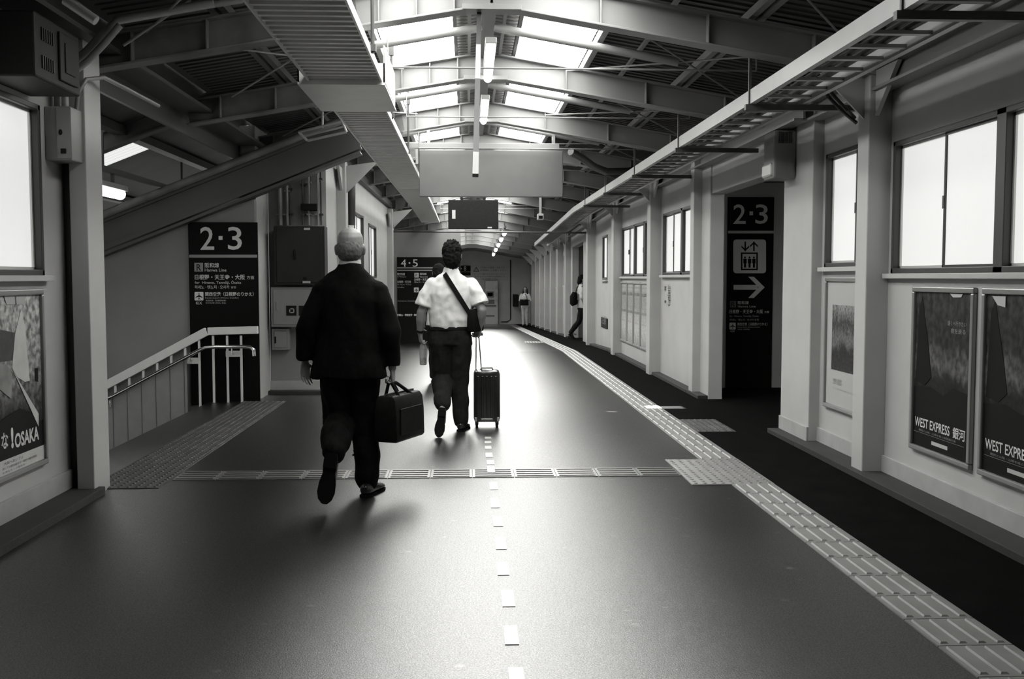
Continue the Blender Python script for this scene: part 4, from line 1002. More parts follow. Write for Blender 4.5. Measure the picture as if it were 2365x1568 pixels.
q0, q1 = aX(1535, 660, 2.8), aX(1539, 672, 2.8); text(mb, '禁', (0, q0.y - q1.y, 0, q0.z - q1.z), (2.8, q0.y, q1.z), -Y1, bold=.02, depth=.003)
q0, q1 = aX(1535, 693, 2.8), aX(1539, 700, 2.8); text(mb, '煙', (0, q0.y - q1.y, 0, q0.z - q1.z), (2.8, q0.y, q1.z), -Y1, bold=.02, depth=.003)
mb.build('lettering', M['ink'], r)
A, B = aX(1390, 732, 2.8), aX(1404, 760, 2.8)
r = thing('wall_plate', (2.8, A.y, B.z), 'small dark framed plate low on the wall beyond the route boards', 'notice')
MB().box(2.782, 2.8, B.y, A.y, B.z, A.z).build('plate', M['screen'], r, bevel=.004)
mb = MB(); text(mb, '注意', (.15, .75, .08, .26), (2.782, A.y, B.z), -Y1, depth=.002); mb.build('lettering', M['grey'], r)

# poster near the stairs
r, xf = poster('framed travel poster with city lettering beside the stair column', -2.6, -1, 5.4, 6.18, .28, 1.35, mat('poster_frame_grey', .2, .35, metal=.4), M['pr_osaka'])
O = Vector((xf, 5.435, .315)); u = Y1          # u runs along the wall; width .71
def fl2(name, pts, m, dep=.001): mb = MB(); flat(mb, pts, O, u, 0, dep); mb.build(name, m, r)
def pu(x, y): P = aX(x, y, xf); return (P.y - O.y, P.z - O.z)
def fl3(name, pts, m, dep=.001): fl2(name, [pu(*q) for q in pts], m, dep)
fl2('footer', [(0, 0), (.71, 0), (.71, .085), (0, .085)], M['pr_lt'])
fl2('dark_band', [(0, .085), (.71, .085), (.71, .24), (0, .24)], M['pr_black'])
fl3('dark_foreground', [(-16, 985), (20, 958), (46, 943), (68, 950), (90, 975), (91, 1005), (-16, 1030)], M['pr_black'], .0015)
fl3('pale_figure', [(48, 714), (34, 771), (27, 850), (39, 871), (57, 882), (68, 879), (62, 814), (57, 754)], M['pr_lt'], .0015)
fl3('pale_sleeve', [(-14, 835), (18, 846), (27, 864), (25, 921), (-14, 890)], M['pr_mid'], .002)
fl3('dark_crowd', [(-14, 758), (32, 768), (30, 832), (-14, 838)], mat('crowd_print', .03, .35, nz=.5, ns=25), .0012)
fl3('pale_beam', [(27, 853), (88, 955), (88, 985), (36, 871)], M['pr_lt'], .0025)
fl3('sky_gap', [(4, 669), (30, 669), (34, 703), (14, 703)], M['paper'], .002); fl3('sky_gap', [(34, 669), (60, 669), (55, 702), (37, 703)], M['paper'], .002)
fl3('dark_post', [(80, 850), (87, 850), (87, 882), (80, 880)], M['pr_black'], .002)
mb = MB(); text(mb, 'な', (.158, .240, .148, .24), O, u, bold=.02, depth=.004); text(mb, '!', (.275, .305, .135, .255), O, u, bold=.05, depth=.004); text(mb, 'OSAKA', (.321, .640, .128, .213), O, u, bold=.03, depth=.004); mb.build('title_lettering', M['white'], r)
mb = MB(); text(mb, '大阪へおいでよ', (.18, .42, .055, .073), O, u, depth=.004); text(mb, '詳しくは駅係員まで・最新の観光情報', (.16, .60, .031, .045), O, u, depth=.004); text(mb, 'お得なきっぷ発売中', (.16, .44, .010, .022), O, u, depth=.004); mb.build('small_lettering', M['ink'], r)

# ================================================================== FAR END EQUIPMENT
a, b = aY(1120, 648, 44.6), aY(1150, 742, 44.6)
zb_ = fz(44.3)
r = thing('ticket_machine', ((a.x + b.x) / 2, 44.6, zb_), 'pale ticket machine with screen against the far end wall', 'machine')
mbox(a.x, b.x, 44.4, 45.0, zb_, a.z).build('body', M['mach'], r, bevel=.02)
def fb(x0, y0, x1, y1, nm, m_): p0, p1 = aY(x0, y0, 44.38), aY(x1, y1, 44.38); mbox(p0.x, p1.x, 44.37, 44.4, p1.z, p0.z).build(nm, m_, r)
fb(1124, 652, 1140, 668, 'header_panel', M['dim']); fb(1123, 673, 1141, 687, 'screen', M['machd']); fb(1126, 676, 1138, 684, 'display', M['dim']); fb(1122, 692, 1142, 702, 'keypad', M['machd']); fb(1118, 704, 1146, 708, 'shelf', M['machd']); fb(1120, 728, 1142, 731, 'base_gap', M['machd'])
for i, (y0, y1) in enumerate(((660, 668), (676, 686), (690, 698))): fb(1144, y0, 1149, y1, 'side_notice', M['paper'])
a, b = aY(1185, 680, 44.5), aY(1197, 708, 44.5)
tag(mbox(a.x, b.x, 44.3, 45.0, b.z, a.z).build('wall_phone', M['screen'], bevel=.02), 'dark box on the far end wall beside the standing woman', 'wall box')
mb = MB(); q = aY(1179, 600, 44.94); q2 = aY(1179, 738, 44.94); mb.tube([(q.x, 44.94, q.z), (q.x, 44.94, q2.z), (q.x - .15, 44.94, q2.z - .10), (q.x - .42, 44.94, q2.z - .10)], .025, 8)
tag(mb.build('conduit', M['wire'], smooth=True), 'dark pipe running down the far end wall beside the notice', 'pipe')

# ================================================================== PEOPLE
def V3(*a): return Vector(a)
class Body:
    """collects shapes in a person's own space (facing +Y, feet at z=0) and places them in the world"""
    def __init__(s, root, loc, yaw=0): s.root = root; s.loc = Vector(loc); s.R = Matrix.Rotation(yaw, 3, 'Z')
    def w(s, p): return s.loc + s.R @ Vector(p)
    def put(s, mb, name, m, parent=None, **k):
        for i, v in enumerate(mb.v): mb.v[i] = s.w(v)
        return mb.build(name, m, parent or s.root, **k)
def limb(mb, pts, radii, n=14, side=(1, 0, 0), cuff=False):
    """tapered limb through joints, radii (rx, ry) or r"""
    secs = []
    for i in range(len(pts) - 1):
        a, b = Vector(pts[i]), Vector(pts[i + 1])
        ra, rb = radii[i], radii[i + 1]
        ra = ra if isinstance(ra, tuple) else (ra, ra); rb = rb if isinstance(rb, tuple) else (rb, rb)
        k = 4
        for j in range(k + (1 if i == len(pts) - 2 else 0)):
            f = j / k; secs.append((a.lerp(b, f), ra[0] + (rb[0] - ra[0]) * f, ra[1] + (rb[1] - ra[1]) * f))
    mb.loft(secs, n, side)
    for p, r in list(zip(pts, radii))[:-1 if cuff else None]:
        r = r if isinstance(r, tuple) else (r, r); mb.ell(p, r[0], r[1], (r[0] + r[1]) / 2, 12, 7)
    return mb
def head(mb, c, sc=1, yaw=0):
    R = Matrix.Rotation(yaw, 3, 'Z'); c = Vector(c)
    def q(x, y, z): return c + R @ Vector((x * sc, y * sc, z * sc))
    S = [(-.118, .026, .030, .048), (-.105, .044, .052, .036), (-.075, .058, .074, .018), (-.035, .068, .090, .006), (0, .074, .097, 0), (.035, .077, .099, -.003), (.065, .074, .094, -.005), (.09, .062, .078, -.006), (.108, .042, .052, -.006), (.118, .018, .022, -.006)]
    mb.loft([(q(0, o, z), rx * sc, ry * sc) for z, rx, ry, o in S], 20, tuple(R @ Vector((1, 0, 0))))
    mb.loft([(q(0, .088, .015), .010 * sc, .010 * sc), (q(0, .104, -.012), .012 * sc, .012 * sc), (q(0, .112, -.030), .016 * sc, .013 * sc), (q(0, .098, -.038), .014 * sc, .012 * sc)], 10, tuple(R @ Vector((1, 0, 0))))
    mb.ell(q(0, .092, -.068), .024 * sc, .010 * sc, .009 * sc, 12, 6)
    for sx in (-1, 1):
        mb.ell(q(.079 * sx, -.008, -.012), .012 * sc, .020 * sc, .033 * sc, 12, 8)
        mb.ell(q(.083 * sx, -.020, -.004), .009 * sc, .010 * sc, .024 * sc, 10, 7)
        mb.ell(q(.032 * sx, .084, .026), .024 * sc, .014 * sc, .009 * sc, 10, 6)
    return q
def hand(mb, wr, d, n, th, curl=.35, sc=1.0, fcurl=None):
    """wr: wrist; d: finger direction; n: palm normal (fingers bend towards it); th: towards the thumb"""
    wr, d, n, th = (Vector(x) for x in (wr, d, n, th)); d.normalize(); n = (n - d * n.dot(d)).normalized(); th = (th - d * th.dot(d) - n * th.dot(n)).normalized()
    s = sc
    mb.loft([(wr - d * .02 * s, .027 * s, .020 * s), (wr, .027 * s, .019 * s), (wr + d * .03 * s, .035 * s, .016 * s), (wr + d * .07 * s, .041 * s, .0145 * s), (wr + d * .092 * s, .038 * s, .011 * s)], 14, tuple(th))
    for k, (off, ln, r) in enumerate(((.031, .068, .0085), (.0105, .078, .009), (-.010, .072, .0085), (-.031, .057, .0075))):
        p = wr + d * .086 * s + th * off * s; dd = d.copy() + th * off * 2.0; dd.normalize()
        c = (fcurl or curl) * (1 + .12 * k)
        pts = [p - dd * .02 * s]; cur = p; pts.append(p); a = 0
        for j, f in enumerate((.45, .32, .23)):
            a += c * (1.0 if j else .8); ddd = dd * math.cos(a) + n * math.sin(a); cur = cur + ddd * ln * f * s; pts.append(cur)
        mb.loft([(q_, r * s * (1 - .07 * i), r * s * (1 - .07 * i)) for i, q_ in enumerate(pts)], 8, tuple(th)); mb.ell(pts[-1], r * s * .78, r * s * .78, r * s * .78, 8, 6)
    b = wr + d * .022 * s + th * .026 * s
    p1 = b + (d * .6 + th * .75 + n * .2).normalized() * .036 * s; p2 = p1 + (d * .85 + th * .35 + n * .45).normalized() * .032 * s; p3 = p2 + (d * .9 + th * .1 + n * .5).normalized() * .024 * s
    mb.loft([(b - th * .012 * s, .013 * s, .013 * s), (b, .0135 * s, .0125 * s), (p1, .0115 * s, .011 * s), (p2, .0095 * s, .009 * s), (p3, .007 * s, .007 * s)], 8, tuple(n)); mb.ell(p3, .007 * s, .007 * s, .007 * s, 8, 6)
def shoe(B, heel, d, up, mS=None, sc=1.0, name='shoe'):
    """heel: back of the sole; d: heel-to-toe; up: away from the sole"""
    heel, d, up = Vector(heel), Vector(d).normalized(), Vector(up); up = (up - d * up.dot(d)).normalized(); sd = d.cross(up)
    L = .275 * sc
    mb = MB()
    S = [(0, .026, .026, .040), (.06, .034, .040, .046), (.2, .036, .046, .050), (.4, .037, .036, .042), (.6, .044, .027, .034), (.8, .044, .021, .028), (.93, .033, .016, .024), (1.0, .014, .009, .020)]
    mb.loft([(heel + d * L * t + up * h, rx * sc, ry * sc) for t, rx, ry, h in S], 16, tuple(sd))
    mb.loft([(heel + d * L * .16 + up * .05, .036 * sc, .042 * sc), (heel + d * L * .17 + up * .105 * sc, .036 * sc, .044 * sc)], 14, tuple(sd))
    o = B.put(mb, name, M['shoe'], remesh=.006, sm_iter=3)
    s_ = MB(); out = []
    for t, w in ((0, .022), (.04, .030), (.15, .034), (.3, .033), (.42, .031), (.6, .043), (.78, .045), (.92, .034), (1.0, .012)): out.append((t, w))
    poly = [heel + d * (L * t - .004) + sd * (w * sc + .003) for t, w in out] + [heel + d * (L * t - .004) - sd * (w * sc + .003) for t, w in reversed(out)]
    s_.prism(poly, up * .014)
    hl = [heel + d * (L * t - .004) + sd * (w * sc + .003) - up * .012 for t, w in out[:4]] + [heel + d * (L * t - .004) - sd * (w * sc + .003) - up * .012 for t, w in reversed(out[:4])]
    s_.prism(hl, up * .014)
    B.put(s_, 'sole', M['sole'], o)
    return o

# ---- man in the dark suit
P1 = V3(-.76, 6.44, 0)
r = thing('person', P1, 'bald man in a dark suit walking away with a bag in one hand', 'person')
B = Body(r, P1)
SH = [V3(-.185, 0, 1.365), V3(.200, 0, 1.365)]
EL = [V3(-.275, -.02, 1.08), V3(.268, -.03, 1.07)]
WR = [V3(-.290, .02, .885), V3(.272, .0, .835)]
HP = [V3(-.085, 0, .88), V3(.09, 0, .88)]
KN = [V3(-.075, .03, .475), V3(.085, .04, .48)]
AN = [V3(-.068, -.34, .33), V3(.102, .0, .10)]
mb = MB(); hq = head(mb, (.008, .02, 1.606), 1.10)
mb.loft([((.008, -.012, 1.42), .075, .068), ((.008, -.010, 1.50), .060, .060), ((.011, 0, 1.56), .057, .060)], 16)
mb.loft([((0, 0, .84), .13, .09), ((0, 0, .98), .13, .085), ((0, 0, 1.15), .13, .08), ((0, 0, 1.30), .14, .08), ((0, -.005, 1.37), .13, .065), ((.005, -.01, 1.44), .075, .055)], 18)
for i in (0, 1):
    limb(mb, [SH[i] + V3(.03 if i == 0 else -.03, 0, -.03), EL[i], WR[i]], [.036, .03, .026]); limb(mb, [HP[i], KN[i], AN[i]], [.07, .05, .036])
    sg = -1 if i == 0 else 1
limb(mb, [AN[0], AN[0] + V3(0, -.02, -.13)], [.035, .03]); limb(mb, [AN[1], AN[1] + V3(.02, .14, -.05)], [.035, .03])
hand(mb, WR[0] + V3(0, 0, -.005), (-.02, .10, -1), (.55, -.5, 0), (.3, 1, 0), .28)
hand(mb, WR[1] + V3(0, 0, 0), (.05, .02, -1), (-1, 0, 0), (0, 1, 0), 1.05)
B.put(mb, 'body', M['skin'], remesh=.0055, sm_iter=3)
mb = MB(); mb.ell((.008, -.002, 1.600), .0865, .101, .082, 20, 12); mb.ell((.008, -.032, 1.588), .081, .080, .088, 18, 10)
B.put(mb, 'hair', M['hairg'], remesh=.006, wobble=.004, wsc=60)
mb = MB()
for sx in (-1, 1): mb.ell(hq(.032 * sx, .089, .010), .011, .009, .008, 10, 6)
B.put(mb, 'eyes', M['eye'], smooth=True)
mb = MB(); mb.loft([((.008, -.012, 1.475), .078, .076), ((.008, -.012, 1.515), .069, .070), ((.008, -.008, 1.532), .068, .069)], 24); B.put(mb, 'shirt_collar', M['shirt'], remesh=.006)
mb = MB()   # jacket: skirt, waist, chest, yoke and sleeves
mb.loft([((-.005, 0, .775), .252, .150), ((-.005, 0, .82), .244, .150), ((0, 0, .95), .216, .142), ((0, 0, 1.08), .200, .132), ((0, 0, 1.20), .205, .136), ((0, -.005, 1.28), .212, .138), ((.003, -.008, 1.35), .205, .124), ((.005, -.011, 1.40), .172, .108), ((.006, -.014, 1.44), .130, .096), ((.008, -.015, 1.475), .094, .087), ((.008, -.014, 1.508), .078, .080)], 26)
for i in (0, 1):
    limb(mb, [SH[i] + V3(.02 if i == 0 else -.02, 0, -.04), EL[i], WR[i] + V3(0, 0, .01)], [(.078, .082), (.066, .068), (.053, .055)], cuff=True)
    mb.ell(SH[i] + V3(.02 if i == 0 else -.02, -.005, -.025), .078, .078, .058, 14, 9)
B.put(mb, 'jacket', M['suit'], remesh=.009, wobble=.018, wsc=7, sm_iter=5)
mb = MB()   # vent at the back of the jacket
mb.loft([((0, 0, .80), .21, .12), ((0, 0, .93), .19, .12), ((0, 0, 1.0), .16, .11)], 20)
for i in (0, 1):
    if i == 0: limb(mb, [HP[0], KN[0] + V3(0, 0, .02), KN[0].lerp(AN[0], .5) + V3(0, -.01, 0), AN[0] + V3(0, .035, .02)], [(.112, .115), (.098, .10), (.098, .094), (.082, .082)])
    else: limb(mb, [HP[1], KN[1], KN[1].lerp(AN[1], .55), AN[1] + V3(0, .02, .01)], [(.112, .115), (.092, .10), (.088, .092), (.076, .088)])
B.put(mb, 'trousers', M['suit'], remesh=.009, wobble=.022, wsc=9, sm_iter=5)
shoe(B, AN[0] + V3(0, -.055, .02), (-.14, -.22, -1), (.0, 1, -.22), sc=1.12)
shoe(B, AN[1] + V3(-.012, -.060, -.098), (.30, 1, 0), (0, 0, 1), sc=1.1)
# ---- his bag
hnd = P1 + WR[1] + V3(0, .0, -.105)
bc = P1 + V3(.315, .06, 0)
r = thing('briefcase', (bc.x, bc.y, .37), 'black soft leather bag hanging from the suited man’s hand', 'bag')
ang = math.radians(66); u = V3(math.cos(ang), math.sin(ang), 0); v_ = V3(-u.y, u.x, 0)
bz0, bz1 = .365, .665
mb = MB(); mb.loft([(bc + V3(0, 0, bz0), .20, .070), (bc + V3(0, 0, bz0 + .02), .212, .082), (bc + V3(0, 0, bz0 + .16), .210, .084), (bc + V3(0, 0, bz1 - .05), .203, .070), (bc + V3(0, 0, bz1), .196, .045)], 8, tuple(u))
def bagbox(c, L, Wd, z0, z1, taper=.6):
    m_ = MB()
    for f0, f1 in ((0, .08), (.08, .75), (.75, 1.0)):
        pass
    lv = [(0, .94, .90), (.06, 1, 1), (.6, 1, .96), (.9, .98, taper), (1, .96, taper * .72)]
    vs = []
    for f, a, b in lv:
        z = z0 + (z1 - z0) * f
        for (su, sv) in ((-1, -1), (1, -1), (1, 1), (-1, 1)): vs.append(c + u * su * L / 2 * a + v_ * sv * Wd / 2 * b + V3(0, 0, z))
    fs = [[0, 1, 2, 3][::-1]]
    for i in range(len(lv) - 1):
        for k in range(4): fs.append([i * 4 + k, i * 4 + (k + 1) % 4, i * 4 + 4 + (k + 1) % 4, i * 4 + 4 + k])
    fs.append([len(vs) - 4 + k for k in range(4)])
    return m_.add(vs, fs)
bagbox(bc, .40, .165, bz0, bz1, .85).build('bag_body', M['leather'], r, bevel=.018, smooth=True)
mb = MB(); mb.obox(bc + V3(0, 0, bz1 + .004), u * .18, v_ * .010, V3(0, 0, .008)); mb.build('zip_strip', M['wire'], r)
mb = MB(); mb.obox(bc - v_ * .084 + V3(0, 0, (bz0 + bz1) / 2 - .02), u * .15, v_ * .004, V3(0, 0, .085)); mb.build('front_pocket', M['leather'], r, bevel=.005)
for sv in (-1, 1):
    side = v_ * sv * .055
    a_, b_ = bc + side + u * .10 + V3(0, 0, bz1 - .03), bc + side - u * .10 + V3(0, 0, bz1 - .03)
    tp = hnd + v_ * sv * .012 + V3(0, 0, .012)
    pts = [a_, a_.lerp(tp, .5) + u * .012, tp + u * .03 - V3(0, 0, .006), tp, tp - u * .03 - V3(0, 0, .006), b_.lerp(tp, .5) - u * .012, b_]
    MB().tube(pts, .0115, 8, side=tuple(v_)).build('handle', M['leather'], r, smooth=True)

# ---- man in the white shirt
P2 = V3(-.155, 9.16, 0)
r = thing('person', P2, 'man in a white short-sleeved shirt with a strap across his back', 'person')
B = Body(r, P2)
SH = [V3(-.185, 0, 1.375), V3(.20, 0, 1.375)]
EL = [V3(-.268, -.015, 1.10), V3(.285, -.055, 1.12)]
WR = [V3(-.285, .06, .905), V3(.265, .02, .965)]
HP = [V3(-.085, 0, .90), V3(.085, 0, .90)]
KN = [V3(-.080, .05, .47), V3(.075, .03, .48)]
AN = [V3(-.072, -.28, .25), V3(.088, 0, .10)]
mb = MB(); hq = head(mb, (.012, .02, 1.625), 1.0)
mb.loft([((.005, -.012, 1.42), .068, .06), ((.008, -.010, 1.50), .055, .056), ((.011, 0, 1.57), .052, .055)], 16)
mb.loft([((0, 0, .86), .12, .08), ((0, 0, 1.0), .12, .075), ((0, 0, 1.15), .12, .075), ((0, 0, 1.30), .14, .08), ((0, -.005, 1.39), .14, .07), ((.005, -.01, 1.44), .075, .055)], 18)
for i in (0, 1):
    limb(mb, [SH[i] + V3(.03 if i == 0 else -.03, 0, -.03), EL[i], EL[i].lerp(WR[i], .35), WR[i]], [.040, .043, .046, .028]); limb(mb, [HP[i], KN[i], AN[i]], [.065, .05, .035])
limb(mb, [AN[0], AN[0] + V3(0, -.02, -.12)], [.034, .03]); limb(mb, [AN[1], AN[1] + V3(.03, .14, -.05)], [.034, .03])
hand(mb, WR[0], (.06, .25, -1), (.8, .3, .2), (.3, 1, .2), .75)
hand(mb, WR[1], (-.25, .30, -.75), (-.5, -.4, -.6), (-.5, .8, 0), .95)
B.put(mb, 'body', M['skin'], remesh=.0055, sm_iter=3)
mb = MB(); mb.ell((.012, -.006, 1.655), .090, .106, .102, 22, 14); mb.ell((.012, -.045, 1.60), .083, .075, .10, 20, 12); mb.ell((.012, -.05, 1.55), .062, .045, .07, 16, 10)
for i in range(90):
    a, b_ = random.uniform(0, 2 * PI), random.uniform(-.1, 1.35); dv = V3(math.cos(a) * math.cos(b_) * .088, math.sin(a) * math.cos(b_) * .104, math.sin(b_) * .1)
    if dv.y > .06 and dv.z < .05: continue
    p = V3(.012, -.006, 1.655) + dv; mb.loft([(p - dv * .12, .013, .010), (p + dv * .09 + V3(0, -.004, .008), .004, .003)], 6)
B.put(mb, 'hair', M['hair'], remesh=.006, wobble=.010, wsc=45, sm_iter=2)
mb = MB()
for sx in (-1, 1): mb.ell(hq(.032 * sx, .089, .010), .011, .009, .008, 10, 6)
B.put(mb, 'eyes', M['eye'], smooth=True)
mb = MB()
mb.loft([((0, 0, .945), .185, .122), ((0, 0, .975), .196, .130), ((0, 0, 1.03), .202, .136), ((0, 0, 1.15), .206, .134), ((0, -.004, 1.27), .210, .132), ((.003, -.008, 1.345), .200, .112), ((.005, -.012, 1.41), .150, .088), ((.007, -.012, 1.455), .085, .074), ((.009, -.008, 1.505), .066, .066)], 26)
for i in (0, 1):
    limb(mb, [SH[i] + V3(.025 if i == 0 else -.025, 0, -.03), SH[i].lerp(EL[i], .45), SH[i].lerp(EL[i], .80)], [(.072, .076), (.074, .076), (.084, .082)], cuff=True)
    mb.ell(SH[i] + V3(.02 if i == 0 else -.02, -.004, -.022), .072, .070, .054, 14, 9)
B.put(mb, 'shirt', M['shirt'], remesh=.008, wobble=.010, wsc=15, sm_iter=3)
mb = MB()
mb.loft([((0, 0, .80), .205, .125), ((0, 0, .88), .197, .128), ((0, 0, .955), .186, .124)], 22)
limb(mb, [HP[0] + V3(0, 0, -.06), KN[0] + V3(0, 0, .02), KN[0].lerp(AN[0], .5), AN[0] + V3(0, .04, .03)], [(.112, .118), (.098, .10), (.088, .086), (.070, .070)])
limb(mb, [HP[1] + V3(0, 0, -.06), KN[1], KN[1].lerp(AN[1], .55), AN[1] + V3(0, .01, 0)], [(.112, .118), (.094, .096), (.082, .086), (.068, .078)])
B.put(mb, 'trousers', M['trouser'], remesh=.009, wobble=.014, wsc=9, sm_iter=5)
mb = MB(); mb.loft([((0, 0, .940), .192, .130), ((0, 0, .968), .191, .129)], 26); B.put(mb, 'belt', M['leather'], remesh=0)
mb = MB(); w0 = WR[0] + (EL[0] - WR[0]).normalized() * .01; mb.tube([w0, w0 + (EL[0] - WR[0]).normalized() * .022], .034, 14); B.put(mb, 'wristwatch', M['leather'], smooth=True)
shoe(B, AN[0] + V3(0, -.050, .005), (-.14, -.32, -1), (.0, 1, -.35), sc=.95)
shoe(B, AN[1] + V3(-.01, -.055, -.098), (.28, 1, 0), (0, 0, 1), sc=.97)
# ---- his crossbody bag, bottle and suitcase
bc = P2 + V3(.225, -.01, 0)
r = thing('shoulder_bag', bc + V3(0, 0, .93), 'black crossbody bag at the hip of the man in the white shirt', 'bag')
u = V3(.35, .93, 0).normalized(); v_ = V3(-u.y, u.x, 0)
bagbox(bc + V3(.0, .0, 0), .24, .085, .92, 1.13, .8).build('bag_body', M['cloth'], r, bevel=.02, smooth=True)
mb = MB()
def torso(z, a): # point just outside the shirt
    t = [(.95, .202, .138), (1.05, .208, .142), (1.15, .212, .141), (1.27, .216, .139), (1.355, .206, .120), (1.41, .156, .095), (1.455, .092, .08)]
    for (z0, a0, b0), (z1, a1, b1) in zip(t[:-1], t[1:]):
        if z0 <= z <= z1: f = (z - z0) / (z1 - z0); rx, ry = a0 + (a1 - a0) * f, b0 + (b1 - b0) * f; return V3(rx * math.cos(a), -ry * math.sin(a) - .008, z)
    return V3(0, 0, z)
pts = []
for i in range(17):
    f = i / 16; z = 1.452 - .40 * f ** 1.02
    xt = -.055 + .25 * f
    rx = (torso(z, 0)).x; a = math.acos(max(-1, min(1, xt / rx))); q = torso(z, a); pts.append(q + V3(0, -.012, 0))
pts.append(V3(.232, -.035, 1.10))
vs, fs = [], []
for i, p in enumerate(pts):
    t = (pts[min(i + 1, len(pts) - 1)] - pts[max(i - 1, 0)]).normalized(); nrm = V3(p.x, p.y * 1.8, 0).normalized(); sd = t.cross(nrm).normalized()
    vs += [p + sd * .021 + nrm * .004, p - sd * .021 + nrm * .004, p - sd * .021 - nrm * .004, p + sd * .021 - nrm * .004]
for i in range(len(pts) - 1):
    for k in range(4): fs.append([i * 4 + k, i * 4 + (k + 1) % 4, i * 4 + 4 + (k + 1) % 4, i * 4 + 4 + k])
fs += [[0, 1, 2, 3], [len(vs) - 4 + k for k in range(4)]]
mb.add([P2 + q for q in vs], fs); mb.build('strap', M['cloth'], r, smooth=True)
hb = P2 + WR[0] + V3(.015, .045, -.085)
r = thing('bottle', hb + V3(.01, 0, -.22), 'plastic bottle with a pale label held low by the man in the white shirt', 'bottle')
def lathe(prof, c, m_, nm, par): MB().loft([(c + V3(0, 0, z), rr, rr) for z, rr in prof], 16).build(nm, m_, par, smooth=True)
c = hb + V3(.01, 0, -.215)
lathe([(0, .026), (.006, .032), (.05, .033), (.10, .031), (.15, .033), (.185, .028), (.205, .016), (.215, .014)], c, M['bottle'], 'bottle_body', r)
lathe([(.07, .0345), (.14, .0345)], c, M['label'], 'label', r); lathe([(.213, .0165), (.23, .0165)], c, M['shirt'], 'cap', r)
SX, SY = .178, 9.40
r = thing('suitcase', (SX, SY, 0), 'black hard-shell cabin suitcase pulled by its telescopic handle', 'suitcase')
w, dd_, z0, z1 = .125, .10, .055, .545
mb = MB().box(SX - w, SX + w, SY - dd_, SY + dd_, z0, z1); mb.build('shell', M['case'], r, bevel=.035, smooth=True)
for i in range(5): x = SX - .084 + .042 * i; MB().box(x - .010, x + .010, SY - dd_ - .006, SY - dd_ + .01, z0 + .05, z1 - .05).build('rib', M['case'], r, bevel=.005)
for sx in (-1, 1): MB().box(SX + sx * .105 - .012, SX + sx * .105 + .012, SY - dd_ - .004, SY - dd_ + .02, z0 + .01, z0 + .05).build('corner_guard', M['alul'], r, bevel=.006)
MB().box(SX - .055, SX + .055, SY - dd_ - .004, SY - dd_ + .01, z0 + .022, z0 + .04).build('base_handle', M['alul'], r, bevel=.005)
MB().tube([(SX - .06, SY - .02, z1 - .005), (SX - .05, SY - .02, z1 + .02), (SX + .05, SY - .02, z1 + .02), (SX + .06, SY - .02, z1 - .005)], .010, 8, side=(0, 1, 0)).build('carry_handle', M['alul'], r, smooth=True)
hp = P2 + WR[1] + V3(-.02, .075, -.075)
for sx in (-.012, .012): MB().tube([(SX - .075 + sx * 2.2, SY + .05, z1 - .02), (hp.x + sx, hp.y + .005, hp.z)], .006, 8).build('handle_tube', M['chrome'], r, smooth=True)
MB().tube([(hp.x - .05, hp.y, hp.z), (hp.x + .05, hp.y + .01, hp.z)], .014, 10, side=(0, 0, 1)).build('grip', M['case'], r, smooth=True)
for sx in (-1, 1):
    for sy in (-1, 1):
        wx, wy = SX + sx * .095, SY + sy * .07
        wo = MB().tube([(wx - .011, wy, .026), (wx + .011, wy, .026)], .026, 14, side=(0, 1, 0)).build('wheel', M['sole'], r, smooth=True)
        MB().box(wx - .016, wx + .016, wy - .014, wy + .014, .03, z0 + .01).build('fork', M['case'], wo)

